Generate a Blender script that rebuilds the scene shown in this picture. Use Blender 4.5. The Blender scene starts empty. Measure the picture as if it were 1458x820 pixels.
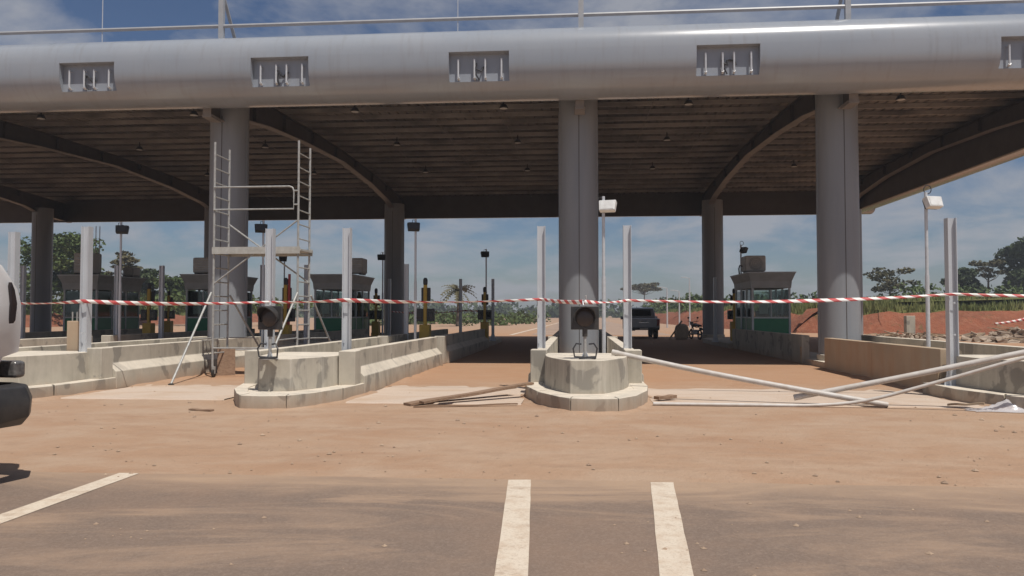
import bpy, math, random
from mathutils import Vector, Matrix, noise as mnoise
R = math.radians
scene = bpy.context.scene
col = scene.collection

# ------------------------------------------------------------------ camera, sky, sun, exposure
cam_d = bpy.data.cameras.new('camera'); cam = bpy.data.objects.new('camera', cam_d); col.objects.link(cam)
cam_d.sensor_width = 36.0; cam_d.lens = 36.0 * 1112.0 / 1458.0
cam_d.clip_start = 0.05; cam_d.clip_end = 6000
cam.location = (0, 0, 1.457)
cam.rotation_euler = (R(90 + 1.906), 0, R(4.781))
scene.camera = cam

SUN = Vector((0.27, -0.372, 1.0)).normalized()          # towards the sun: high, behind and right of the camera
SUN_EL = math.asin(SUN.z)
world = bpy.data.worlds.new('World'); scene.world = world; world.use_nodes = True
def build_world():
    nt = world.node_tree; nt.nodes.clear(); N = nt.nodes.new; L = nt.links.new
    out = N('ShaderNodeOutputWorld'); bg = N('ShaderNodeBackground')
    sky = N('ShaderNodeTexSky'); sky.sky_type = 'NISHITA'; sky.sun_disc = False
    sky.sun_elevation = SUN_EL; sky.sun_rotation = math.atan2(SUN.x, SUN.y)
    sky.air_density = 1.0; sky.dust_density = 0.6; sky.ozone_density = 1.4
    tc = N('ShaderNodeTexCoord'); sep = N('ShaderNodeSeparateXYZ'); L(tc.outputs['Generated'], sep.inputs[0])
    # cloud layer: the view direction projected on a flat deck high above
    ab = N('ShaderNodeMath'); ab.operation = 'MAXIMUM'; L(sep.outputs['Z'], ab.inputs[0]); ab.inputs[1].default_value = 0.0
    ad = N('ShaderNodeMath'); ad.operation = 'ADD'; L(ab.outputs[0], ad.inputs[0]); ad.inputs[1].default_value = 0.24
    dv = N('ShaderNodeVectorMath'); dv.operation = 'DIVIDE'; L(tc.outputs['Generated'], dv.inputs[0])
    cm = N('ShaderNodeCombineXYZ'); L(ad.outputs[0], cm.inputs[0]); L(ad.outputs[0], cm.inputs[1]); L(ad.outputs[0], cm.inputs[2])
    L(cm.outputs[0], dv.inputs[1])
    n1 = N('ShaderNodeTexNoise'); n1.inputs['Scale'].default_value = 2.6; n1.inputs['Detail'].default_value = 8; n1.inputs['Roughness'].default_value = 0.58
    n1.inputs['Distortion'].default_value = 0.25
    L(dv.outputs[0], n1.inputs['Vector'])
    rp = N('ShaderNodeValToRGB'); rp.color_ramp.elements[0].position = 0.40; rp.color_ramp.elements[0].color = (0, 0, 0, 1)
    rp.color_ramp.elements[1].position = 0.60; rp.color_ramp.elements[1].color = (1, 1, 1, 1)
    L(n1.outputs['Fac'], rp.inputs[0])
    sc_ = N('ShaderNodeMath'); sc_.operation = 'MULTIPLY'; L(rp.outputs[0], sc_.inputs[0]); sc_.inputs[1].default_value = 0.80
    tint = N('ShaderNodeMix'); tint.data_type = 'RGBA'; tint.blend_type = 'MULTIPLY'; tint.inputs[0].default_value = 1.0
    L(sky.outputs[0], tint.inputs[6]); tint.inputs[7].default_value = (0.58, 0.63, 0.74, 1)
    mx = N('ShaderNodeMix'); mx.data_type = 'RGBA'; L(sc_.outputs[0], mx.inputs[0])
    L(tint.outputs[2], mx.inputs[6]); mx.inputs[7].default_value = (4.6, 4.72, 5.15, 1)
    L(mx.outputs[2], bg.inputs[0]); bg.inputs[1].default_value = 0.08
    L(bg.outputs[0], out.inputs[0])
build_world()

sun_d = bpy.data.lights.new('sun', 'SUN'); sun_d.energy = 4.2; sun_d.angle = R(0.53); sun_d.color = (1.0, 0.95, 0.87)
sun = bpy.data.objects.new('sun', sun_d); col.objects.link(sun); sun.location = (20, -30, 60)
sun.rotation_euler = SUN.to_track_quat('Z', 'Y').to_euler()

scene.view_settings.view_transform = 'Standard'; scene.view_settings.look = 'None'
scene.view_settings.exposure = 0.0; scene.view_settings.gamma = 1.0
scene.render.engine = 'CYCLES'
scene.cycles.use_denoising = True
scene.cycles.max_bounces = 8; scene.cycles.diffuse_bounces = 4; scene.cycles.transparent_max_bounces = 12

# ------------------------------------------------------------------ materials
MATS = {}
class NT:
    def __init__(s, name):
        s.m = bpy.data.materials.new(name); s.m.use_nodes = True; s.t = s.m.node_tree
        s.b = s.t.nodes['Principled BSDF']; s.out = s.t.nodes['Material Output']
    def n(s, t, **kw):
        x = s.t.nodes.new(t)
        for k, v in kw.items(): setattr(x, k, v)
        return x
    def l(s, a, b): s.t.links.new(a, b)
    def pos(s):
        return s.n('ShaderNodeNewGeometry').outputs['Position']
    def obj(s):
        return s.n('ShaderNodeTexCoord').outputs['Object']
    def noise(s, vec, scale, detail=4, rough=0.55, dist=0):
        x = s.n('ShaderNodeTexNoise'); x.inputs['Scale'].default_value = scale; x.inputs['Detail'].default_value = detail
        x.inputs['Roughness'].default_value = rough; x.inputs['Distortion'].default_value = dist
        s.l(vec, x.inputs['Vector']); return x.outputs['Fac']
    def ramp(s, fac, p0, p1, c0=(0,0,0,1), c1=(1,1,1,1)):
        x = s.n('ShaderNodeValToRGB'); e = x.color_ramp.elements
        e[0].position = p0; e[1].position = p1; e[0].color = c0; e[1].color = c1
        s.l(fac, x.inputs[0]); return x.outputs[0]
    def mix(s, fac, a, b, mode='MIX'):
        x = s.n('ShaderNodeMix'); x.data_type = 'RGBA'; x.blend_type = mode
        for i, v in ((0, fac), (6, a), (7, b)):
            if isinstance(v, (int, float)): x.inputs[i].default_value = v
            elif isinstance(v, tuple): x.inputs[i].default_value = v + (1,) if len(v) == 3 else v
            else: s.l(v, x.inputs[i])
        return x.outputs[2]
    def math(s, op, a, b=0.0, c=None):
        x = s.n('ShaderNodeMath', operation=op)
        for i, v in enumerate((a, b) if c is None else (a, b, c)):
            if isinstance(v, (int, float)): x.inputs[i].default_value = v
            else: s.l(v, x.inputs[i])
        return x.outputs[0]
    def scalev(s, vec, sc):
        x = s.n('ShaderNodeMapping'); x.inputs['Scale'].default_value = sc; s.l(vec, x.inputs['Vector']); return x.outputs[0]
    def bump(s, h, strength, dist=0.02):
        x = s.n('ShaderNodeBump'); x.inputs['Strength'].default_value = strength; x.inputs['Distance'].default_value = dist
        s.l(h, x.inputs['Height']); s.l(x.outputs[0], s.b.inputs['Normal'])
    def set(s, color=None, rough=None, metal=None, spec=None, **kw):
        for k, v in (('Base Color', color), ('Roughness', rough), ('Metallic', metal), ('Specular IOR Level', spec)):
            if v is None: continue
            if isinstance(v, (int, float)): s.b.inputs[k].default_value = v
            elif isinstance(v, tuple): s.b.inputs[k].default_value = v + (1,)
            else: s.l(v, s.b.inputs[k])

def simple(name, c1, c2=None, scale=6.0, rough=0.6, metal=0.0, spec=0.5, bump=0.0, bscale=80.0, rvar=0.0, stretch=None):
    t = NT(name); p = t.pos()
    if stretch: p = t.scalev(p, stretch)
    if c2 is None: c2 = tuple(x * 0.8 for x in c1)
    f = t.noise(p, scale, 5)
    t.set(t.mix(t.ramp(f, 0.35, 0.68), c1, c2), rough, metal, spec)
    if rvar: t.l(t.math('MULTIPLY_ADD', f, rvar, rough - rvar / 2), t.b.inputs['Roughness'])
    if bump: t.bump(t.noise(p, bscale, 3), bump, 0.01)
    MATS[name] = t.m; return t.m

def build_materials():
    # sandy laterite ground, dusty pale patches, tyre-swept streaks, pebbles
    t = NT('sand'); p = t.pos()
    big = t.noise(p, 0.22, 5, 0.6); mid = t.noise(t.scalev(p, (1, 1.35, 1)), 0.85, 7, 0.66, 0.35); fine = t.noise(p, 26, 4, 0.7); med = t.noise(p, 4.2, 6, 0.7)
    c = t.mix(t.ramp(big, 0.36, 0.66), (0.376, 0.232, 0.149), (0.416, 0.284, 0.194))
    c = t.mix(t.math('MULTIPLY', t.ramp(mid, 0.40, 0.66), 0.8), c, (0.438, 0.319, 0.232))
    c = t.mix(t.math('MULTIPLY', t.ramp(t.noise(t.scalev(p, (0.8, 1.8, 1)), 0.7, 6, 0.65, 0.6), 0.54, 0.72), 0.7), c, (0.337, 0.206, 0.133))
    c = t.mix(t.math('MULTIPLY', t.ramp(med, 0.5, 0.75), 0.28), c, (0.306, 0.210, 0.147))
    c = t.mix(t.math('MULTIPLY', t.ramp(fine, 0.5, 0.8), 0.30), c, (0.315, 0.210, 0.144))
    v = t.n('ShaderNodeTexVoronoi'); v.inputs['Scale'].default_value = 9; t.l(p, v.inputs['Vector'])
    c = t.mix(t.math('MULTIPLY', t.ramp(v.outputs['Distance'], 0.05, 0.10, (1,1,1,1), (0,0,0,1)), t.ramp(t.noise(p, 0.8, 3), 0.52, 0.62)), c, (0.280, 0.210, 0.158))
    sx = t.n('ShaderNodeSeparateXYZ'); t.l(p, sx.inputs[0])
    wob = t.math('MULTIPLY', t.math('SUBTRACT', t.noise(p, 0.12, 2), 0.5), 9.0)
    tracks = None
    for off, sl, wd in ((-1.2, 0.16, 0.11), (0.42, 0.16, 0.11), (9.2, -0.22, 0.12), (10.8, -0.22, 0.12), (-5.4, 0.05, 0.10), (-3.9, 0.05, 0.10)):
        d = t.math('ABSOLUTE', t.math('ADD', t.math('ADD', t.math('SUBTRACT', sx.outputs['Y'], 9.2), t.math('MULTIPLY', sx.outputs['X'], sl)), t.math('ADD', t.math('MULTIPLY', wob, 0.35), -0.28*off)))
        k = t.math('MULTIPLY', t.ramp(d, wd*0.6, wd*1.5, (1,1,1,1), (0,0,0,1)), t.ramp(med, 0.38, 0.6))
        tracks = k if tracks is None else t.math('MAXIMUM', tracks, k)
    c = t.mix(t.math('MULTIPLY', tracks, 0.42), c, (0.33, 0.215, 0.145))
    lane = t.ramp(t.math('DIVIDE', sx.outputs['Y'], 100.0), 0.15, 0.175)     # redder laterite tracked into the lanes
    c = t.mix(t.math('MULTIPLY', lane, 0.6), c, (0.411, 0.229, 0.131))
    far = t.ramp(t.math('DIVIDE', sx.outputs['Y'], 120.0), 0.40, 0.72)      # paler graded earth and carriageway beyond the plaza
    c = t.mix(t.math('MULTIPLY', far, 0.7), c, (0.376, 0.263, 0.188))
    t.set(c, 0.95, 0, 0.15)
    t.bump(t.math('SUBTRACT', t.math('ADD', t.math('MULTIPLY', med, 1.3), t.math('MULTIPLY', fine, 0.6)), t.math('MULTIPLY', tracks, 0.35)), 0.6, 0.045)
    MATS['sand'] = t.m
    # old asphalt under red dust
    t = NT('asphalt'); p = t.pos()
    ps = t.scalev(p, (0.45, 1.5, 1))
    drift = t.noise(ps, 0.75, 8, 0.68, 1.1); wide = t.noise(p, 0.35, 4, 0.6); grit = t.noise(p, 90, 3, 0.75); blot = t.noise(p, 2.2, 6, 0.66)
    c = t.mix(t.ramp(grit, 0.35, 0.7), (0.172, 0.127, 0.102), (0.230, 0.172, 0.136))
    c = t.mix(t.math('MULTIPLY', t.ramp(blot, 0.42, 0.66), 0.45), c, (0.251, 0.177, 0.132))
    c = t.mix(t.math('MULTIPLY', t.ramp(wide, 0.48, 0.66), 0.6), c, (0.281, 0.185, 0.130))
    c = t.mix(t.math('MULTIPLY', t.ramp(drift, 0.50, 0.72), 0.85), c, (0.393, 0.272, 0.188))
    sx = t.n('ShaderNodeSeparateXYZ'); t.l(p, sx.inputs[0])
    blown = t.ramp(t.math('ADD', t.math('MULTIPLY', sx.outputs['Y'], 0.1), t.math('MULTIPLY', t.math('SUBTRACT', drift, 0.5), 0.20)), 0.60, 0.695)   # sand blown over the edge
    c = t.mix(t.math('MULTIPLY', blown, 0.75), c, (0.436, 0.302, 0.205))
    c = t.mix(t.math('MULTIPLY', t.ramp(grit, 0.66, 0.74), 0.35), c, (0.419, 0.335, 0.259))
    # stone chips and fine cracks
    vo = t.n('ShaderNodeTexVoronoi'); vo.inputs['Scale'].default_value = 55; t.l(p, vo.inputs['Vector'])
    c = t.mix(t.math('MULTIPLY', t.ramp(vo.outputs['Color'], 0.45, 0.9), 0.22), c, (0.360, 0.279, 0.225))
    vc = t.n('ShaderNodeTexVoronoi'); vc.feature = 'DISTANCE_TO_EDGE'; vc.inputs['Scale'].default_value = 0.55
    wv = t.n('ShaderNodeVectorMath'); wv.operation = 'ADD'; nn = t.n('ShaderNodeTexNoise'); nn.inputs['Scale'].default_value = 1.8; nn.inputs['Detail'].default_value = 5; t.l(p, nn.inputs['Vector']); t.l(p, wv.inputs[0]); t.l(nn.outputs['Color'], wv.inputs[1]); t.l(wv.outputs[0], vc.inputs['Vector'])
    crack = t.math('MULTIPLY', t.ramp(vc.outputs['Distance'], 0.002, 0.009, (1,1,1,1), (0,0,0,1)), t.ramp(wide, 0.45, 0.55, (1,1,1,1), (0,0,0,1)))
    c = t.mix(t.math('MULTIPLY', crack, 0.10), c, (0.117, 0.081, 0.063))
    t.set(c, 0.9, 0, 0.2)
    t.bump(t.math('ADD', grit, t.math('MULTIPLY', drift, 1.5)), 0.5, 0.012)
    MATS['asphalt'] = t.m
    # cast concrete: pale, blotched, damp patches, drips and formwork grain
    t = NT('concrete'); p = t.pos()
    a = t.noise(p, 1.3, 6, 0.6); b = t.noise(t.scalev(p, (1, 1, 0.25)), 3.6, 5, 0.65); d = t.noise(p, 1.9, 4, 0.5, 0.4); g = t.noise(p, 70, 3, 0.7)
    c = t.mix(t.ramp(a, 0.35, 0.65), (0.50, 0.46, 0.385), (0.39, 0.357, 0.298))
    c = t.mix(t.math('MULTIPLY', t.ramp(b, 0.48, 0.72), 0.55), c, (0.40, 0.365, 0.30))
    c = t.mix(t.math('MULTIPLY', t.ramp(d, 0.575, 0.61), 0.8), c, (0.245, 0.228, 0.20))
    c = t.mix(t.math('MULTIPLY', t.ramp(g, 0.6, 0.8), 0.3), c, (0.25, 0.22, 0.18))
    st = t.noise(t.scalev(p, (1, 1, 0.07)), 7.5, 4, 0.6)
    c = t.mix(t.math('MULTIPLY', t.math('MULTIPLY', t.ramp(st, 0.50, 0.64), t.ramp(a, 0.42, 0.58)), 0.45), c, (0.27, 0.245, 0.205))
    c = t.mix(t.math('MULTIPLY', t.ramp(st, 0.34, 0.42, (1,1,1,1), (0,0,0,1)), 0.30), c, (0.62, 0.58, 0.50))
    ho = t.n('ShaderNodeTexVoronoi'); ho.inputs['Scale'].default_value = 13; t.l(p, ho.inputs['Vector'])
    hole = t.math('MULTIPLY', t.ramp(ho.outputs['Distance'], 0.06, 0.10, (1,1,1,1), (0,0,0,1)), t.ramp(t.noise(p, 2.2, 3), 0.5, 0.56))
    c = t.mix(t.math('MULTIPLY', hole, 0.7), c, (0.16, 0.14, 0.115))
    sx = t.n('ShaderNodeSeparateXYZ'); t.l(p, sx.inputs[0])
    lowm = t.ramp(t.math('ADD', sx.outputs['Z'], t.math('MULTIPLY', t.math('SUBTRACT', b, 0.5), 0.35)), 0.0, 0.26, (1,1,1,1), (0,0,0,1))   # splashed laterite at the foot
    c = t.mix(t.math('MULTIPLY', lowm, 0.6), c, (0.40, 0.27, 0.18))
    nz = t.n('ShaderNodeSeparateXYZ'); t.l(t.n('ShaderNodeNewGeometry').outputs['Normal'], nz.inputs[0])
    top_light = t.math('MULTIPLY', t.ramp(nz.outputs['Z'], 0.35, 0.8), t.math('MULTIPLY_ADD', t.ramp(b, 0.3, 0.6), -0.4, 0.85))      # sunlit tops painted in: level faces mixed paler
    c = t.mix(top_light, c, (0.74, 0.655, 0.545))
    t.set(c, 0.88, 0, 0.25)
    t.bump(t.math('ADD', t.math('MULTIPLY', a, 1.0), t.math('MULTIPLY', g, 0.35)), 0.35, 0.02)
    MATS['concrete'] = t.m
    # formwork-faced concrete stained by laterite
    t = NT('concrete_stained'); p = t.pos()
    a = t.noise(p, 0.9, 6, 0.6); b = t.noise(t.scalev(p, (1, 1, 0.2)), 2.6, 5, 0.65); g = t.noise(p, 60, 3, 0.7)
    c = t.mix(t.ramp(a, 0.35, 0.65), (0.47, 0.36, 0.255), (0.40, 0.325, 0.24))
    c = t.mix(t.math('MULTIPLY', t.ramp(b, 0.45, 0.7), 0.5), c, (0.40, 0.245, 0.145))
    c = t.mix(t.math('MULTIPLY', t.ramp(g, 0.6, 0.8), 0.3), c, (0.22, 0.17, 0.13))
    t.set(c, 0.9, 0, 0.2); t.bump(t.math('ADD', a, t.math('MULTIPLY', g, 0.3)), 0.3, 0.02)
    MATS['concrete_stained'] = t.m
    # pale cement-dusted slab
    t = NT('dusty_slab'); p = t.pos()
    a = t.noise(t.scalev(p, (0.6, 1.3, 1)), 0.9, 7, 0.66, 0.7); b = t.noise(p, 4, 6, 0.66); g = t.noise(p, 60, 3, 0.7)
    sx = t.n('ShaderNodeSeparateXYZ'); t.l(p, sx.inputs[0])
    edge = t.ramp(t.math('ADD', t.math('MULTIPLY', sx.outputs['Y'], 0.1), t.math('MULTIPLY', t.math('SUBTRACT', a, 0.5), 0.35)), 1.43, 1.60)
    fr = t.ramp(t.math('ADD', t.math('MULTIPLY', sx.outputs['Y'], 0.1), t.math('MULTIPLY', t.math('SUBTRACT', b, 0.5), 0.12)), 1.262, 1.29, (1,1,1,1), (0,0,0,1))
    c = t.mix(t.ramp(a, 0.47, 0.66), (0.80, 0.755, 0.69), (0.60, 0.48, 0.375))
    c = t.mix(t.math('MULTIPLY', t.ramp(b, 0.5, 0.7), 0.5), c, (0.82, 0.79, 0.74))
    c = t.mix(edge, c, (0.40, 0.26, 0.17)); c = t.mix(t.math('MULTIPLY', fr, 0.7), c, (0.42, 0.29, 0.20))
    t.set(c, 0.92, 0, 0.2); t.bump(t.math('ADD', b, t.math('MULTIPLY', g, 0.4)), 0.5, 0.03)
    MATS['dusty_slab'] = t.m
    # worn line paint
    t = NT('line_paint'); p = t.pos()
    a = t.noise(p, 7, 6, 0.65); g = t.noise(p, 60, 3, 0.7); w = t.noise(t.scalev(p, (1, 1.6, 1)), 2.6, 7, 0.72)
    c = t.mix(t.ramp(a, 0.45, 0.7), (0.62, 0.535, 0.435), (0.53, 0.42, 0.32))
    c = t.mix(t.math('MULTIPLY', t.ramp(g, 0.52, 0.72), 0.6), c, (0.34, 0.25, 0.18))
    c = t.mix(t.math('MULTIPLY', t.ramp(w, 0.56, 0.66), 0.75), c, (0.36, 0.26, 0.19))
    t.set(c, 0.85, 0, 0.25); t.bump(g, 0.4, 0.008); MATS['line_paint'] = t.m
    # satin grey painted cladding
    t = NT('tube_paint'); p = t.pos()
    a = t.noise(t.scalev(p, (0.5, 1, 1)), 0.8, 4); b = t.noise(t.scalev(p, (3.0, 0.6, 0.4)), 2.0, 4, 0.6)
    c = t.mix(t.ramp(a, 0.35, 0.65), (0.275, 0.300, 0.340), (0.305, 0.325, 0.36))
    c = t.mix(t.math('MULTIPLY', t.ramp(b, 0.52, 0.75), 0.40), c, (0.225, 0.22, 0.215))
    t.set(c, 0.30, 0.0, 0.5); t.l(t.math('MULTIPLY_ADD', b, 0.06, 0.19), t.b.inputs['Roughness'])
    t.b.inputs['Coat Weight'].default_value = 0.3; t.b.inputs['Coat Roughness'].default_value = 0.15
    t.bump(a, 0.06, 0.05); MATS['tube_paint'] = t.m
    t = NT('column_paint'); p = t.pos()
    a = t.noise(t.scalev(p, (2.0, 2.0, 0.25)), 1.6, 5); b = t.noise(p, 5, 5)
    sx = t.n('ShaderNodeSeparateXYZ'); t.l(p, sx.inputs[0])
    c = t.mix(t.ramp(a, 0.35, 0.68), (0.215, 0.228, 0.250), (0.25, 0.26, 0.278))
    lowm = t.ramp(t.math('ADD', sx.outputs['Z'], t.math('MULTIPLY', b, 0.5)), 0.25, 0.9, (1,1,1,1), (0,0,0,1))
    c = t.mix(t.math('MULTIPLY', lowm, 0.45), c, (0.37, 0.29, 0.23))
    t.set(c, 0.42, 0, 0.45); MATS['column_paint'] = t.m
    simple('dark_steel_shade', (0.060, 0.053, 0.050), (0.085, 0.072, 0.066), 3, 0.55, 0.0, 0.4)  # dark steel parts, and the shade painted on the beam webs
    simple('purlin_lit_paint', (0.34, 0.315, 0.295), (0.13, 0.12, 0.115), 0.6, 0.5)  # bounce light painted in: purlins paler than the sheets between them
    simple('fascia_dark', (0.095, 0.083, 0.080), (0.075, 0.066, 0.062), 1.5, 0.6)
    simple('beam_lit_paint', (0.24, 0.215, 0.20), (0.18, 0.16, 0.15), 2, 0.5, 0.0, 0.4)  # flanges in a paler copy of the web paint, bounce light painted in
    # underside of the roof sheets, dusty
    t = NT('roof_sheet'); p = t.pos()
    a = t.noise(t.scalev(p, (0.35, 0.8, 1)), 0.55, 6, 0.65); b = t.noise(p, 14, 4, 0.7)
    c = t.mix(t.ramp(a, 0.38, 0.66), (0.115, 0.107, 0.104), (0.33, 0.30, 0.275)); c = t.mix(t.math('MULTIPLY', t.ramp(b, 0.5, 0.75), 0.4), c, (0.10, 0.085, 0.075))
    t.set(c, 0.7, 0, 0.3); MATS['roof_sheet'] = t.m
    simple('galvanised', (0.58, 0.60, 0.63), (0.54, 0.56, 0.59), 3, 0.42, 0.25, 0.5, rvar=0.2)
    simple('galvanised_pale', (0.62, 0.63, 0.65), (0.52, 0.53, 0.55), 12, 0.38, 0.25, 0.5, rvar=0.2)
    simple('rail_grey', (0.36, 0.37, 0.39), (0.31, 0.32, 0.34), 5, 0.45)
    simple('scaffold_steel', (0.40, 0.40, 0.39), (0.30, 0.29, 0.27), 14, 0.55, 0.15, 0.5)
    simple('scaffold_deck', (0.46, 0.45, 0.42), (0.36, 0.345, 0.31), 9, 0.7, 0.1)
    simple('white_plastic', (0.70, 0.70, 0.69), (0.60, 0.59, 0.57), 8, 0.4)
    simple('pipe_plastic', (0.55, 0.52, 0.49), (0.46, 0.41, 0.36), 7, 0.5, bump=0.05)
    simple('black_plastic', (0.025, 0.025, 0.027), (0.045, 0.043, 0.042), 10, 0.45)
    simple('signal_black', (0.030, 0.030, 0.032), (0.06, 0.055, 0.052), 9, 0.38)
    simple('signal_lens', (0.040, 0.032, 0.031), (0.055, 0.045, 0.043), 30, 0.3)
    simple('cable', (0.04, 0.04, 0.045), None, 10, 0.5)
    simple('yellow_paint', (0.52, 0.33, 0.035), (0.42, 0.27, 0.05), 9, 0.5)
    simple('red_paint', (0.42, 0.035, 0.03), None, 9, 0.5)
    simple('green_panel', (0.016, 0.17, 0.075), (0.022, 0.20, 0.09), 3, 0.45)
    simple('booth_grey', (0.40, 0.40, 0.385), (0.33, 0.33, 0.315), 3, 0.55)
    simple('booth_trim', (0.55, 0.56, 0.56), (0.48, 0.49, 0.49), 5, 0.5)
    simple('ac_grey', (0.52, 0.49, 0.45), (0.42, 0.40, 0.37), 5, 0.6)
    simple('paper', (0.62, 0.60, 0.54), (0.5, 0.48, 0.42), 12, 0.8)
    simple('cardboard', (0.36, 0.235, 0.135), (0.30, 0.19, 0.11), 8, 0.9, bump=0.05)
    simple('wood', (0.205, 0.125, 0.078), (0.30, 0.20, 0.135), 4, 0.85, bump=0.25, bscale=40, stretch=(1.5, 8, 8))
    simple('wood_pale', (0.40, 0.30, 0.20), (0.32, 0.23, 0.15), 6, 0.85, bump=0.2)
    simple('rubble', (0.40, 0.32, 0.25), (0.25, 0.18, 0.13), 1.6, 0.95, bump=0.4, bscale=20)
    simple('pebble', (0.42, 0.31, 0.22), (0.25, 0.17, 0.12), 6.0, 0.95)
    t = NT('red_earth'); p = t.pos()
    a = t.noise(p, 0.5, 6, 0.65); b = t.noise(t.scalev(p, (1, 1, 0.35)), 2.2, 6, 0.7); g = t.noise(p, 0.9, 5, 0.6)
    c = t.mix(t.ramp(a, 0.35, 0.68), (0.30, 0.105, 0.058), (0.20, 0.078, 0.047)); c = t.mix(t.math('MULTIPLY', t.ramp(b, 0.48, 0.7), 0.6), c, (0.35, 0.165, 0.10))
    c = t.mix(t.math('MULTIPLY', t.ramp(g, 0.60, 0.70), 0.7), c, (0.11, 0.10, 0.045))
    t.set(c, 0.95, 0, 0.2); t.bump(t.math('ADD', b, a), 0.9, 0.25); MATS['red_earth'] = t.m
    simple('grass_soil', (0.095, 0.105, 0.030), (0.15, 0.125, 0.05), 0.3, 0.95, 0, 0.2, bump=0.6, bscale=1.5)
    simple('grass_blade', (0.13, 0.165, 0.05), (0.22, 0.215, 0.085), 0.25, 0.8, 0, 0.2)
    simple('leaf_mid', (0.055, 0.085, 0.024), (0.095, 0.125, 0.036), 0.35, 0.7, 0, 0.3)
    simple('leaf_dark', (0.042, 0.062, 0.026), (0.07, 0.092, 0.036), 0.4, 0.7, 0, 0.3)
    simple('leaf_far', (0.060, 0.082, 0.040), (0.085, 0.105, 0.05), 0.05, 0.85, 0, 0.2)
    simple('leaf_dry', (0.12, 0.105, 0.055), (0.085, 0.08, 0.042), 0.4, 0.8, 0, 0.2)
    simple('bark', (0.095, 0.07, 0.05), (0.14, 0.11, 0.085), 3, 0.9, bump=0.4, bscale=12)
    simple('car_white', (0.72, 0.72, 0.72), (0.69, 0.68, 0.67), 2, 0.22)
    simple('car_beige', (0.36, 0.31, 0.25), (0.33, 0.285, 0.23), 4, 0.35)
    simple('car_grey', (0.30, 0.30, 0.32), (0.26, 0.26, 0.275), 4, 0.3, 0.35)
    simple('rubber', (0.022, 0.021, 0.020), (0.05, 0.04, 0.033), 12, 0.85)
    simple('rim', (0.35, 0.35, 0.36), None, 12, 0.35, 0.7)
    simple('chrome', (0.6, 0.6, 0.6), None, 10, 0.2, 0.9)
    simple('tail_red', (0.22, 0.012, 0.012), None, 12, 0.2)
    simple('smoked_lamp', (0.020, 0.014, 0.014), (0.028, 0.018, 0.017), 20, 0.12)
    simple('clear_lamp', (0.17, 0.165, 0.16), (0.09, 0.085, 0.085), 30, 0.15, 0.2)
    simple('car_glass', (0.012, 0.014, 0.017), None, 5, 0.06)
    simple('seat_black', (0.03, 0.028, 0.027), None, 12, 0.6)
    simple('sack', (0.55, 0.46, 0.36), (0.45, 0.37, 0.28), 9, 0.9, bump=0.3)
    # window glass: see-through with a mirror sheen
    t = NT('glass'); tr = t.n('ShaderNodeBsdfTransparent'); tr.inputs[0].default_value = (0.72, 0.78, 0.76, 1)
    gl = t.n('ShaderNodeBsdfGlossy'); gl.inputs['Roughness'].default_value = 0.04; gl.inputs['Color'].default_value = (0.9, 0.95, 0.95, 1)
    fr = t.n('ShaderNodeFresnel'); fr.inputs[0].default_value = 1.5
    ms = t.n('ShaderNodeMixShader'); t.l(fr.outputs[0], ms.inputs[0]); t.l(tr.outputs[0], ms.inputs[1]); t.l(gl.outputs[0], ms.inputs[2])
    t.l(ms.outputs[0], t.out.inputs[0]); MATS['glass'] = t.m
    # crumpled clear plastic
    t = NT('clear_plastic'); t.set((0.72, 0.70, 0.72), 0.25, 0, 0.6)
    tr = t.n('ShaderNodeBsdfTransparent'); ms = t.n('ShaderNodeMixShader'); ms.inputs[0].default_value = 0.62
    t.l(tr.outputs[0], ms.inputs[1]); t.l(t.b.outputs[0], ms.inputs[2]); t.l(ms.outputs[0], t.out.inputs[0]); MATS['clear_plastic'] = t.m
    # red and white warning tape: slanted print along the tape (uv.x in metres along, uv.y 0..1 across)
    t = NT('warning_tape'); u = t.n('ShaderNodeUVMap'); s = t.n('ShaderNodeSeparateXYZ'); t.l(u.outputs[0], s.inputs[0])
    ph = t.math('FRACT', t.math('DIVIDE', t.math('ADD', s.outputs['X'], t.math('MULTIPLY', s.outputs['Y'], 0.11)), 0.27))
    st = t.ramp(ph, 0.49, 0.51)
    dirt = t.noise(t.pos(), 12, 4)
    c = t.mix(st, (0.50, 0.075, 0.075), (0.80, 0.78, 0.75)); c = t.mix(t.math('MULTIPLY', t.ramp(dirt, 0.5, 0.75), 0.35), c, (0.5, 0.38, 0.3))
    t.set(c, 0.45, 0, 0.4); MATS['warning_tape'] = t.m
build_materials()

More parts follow.
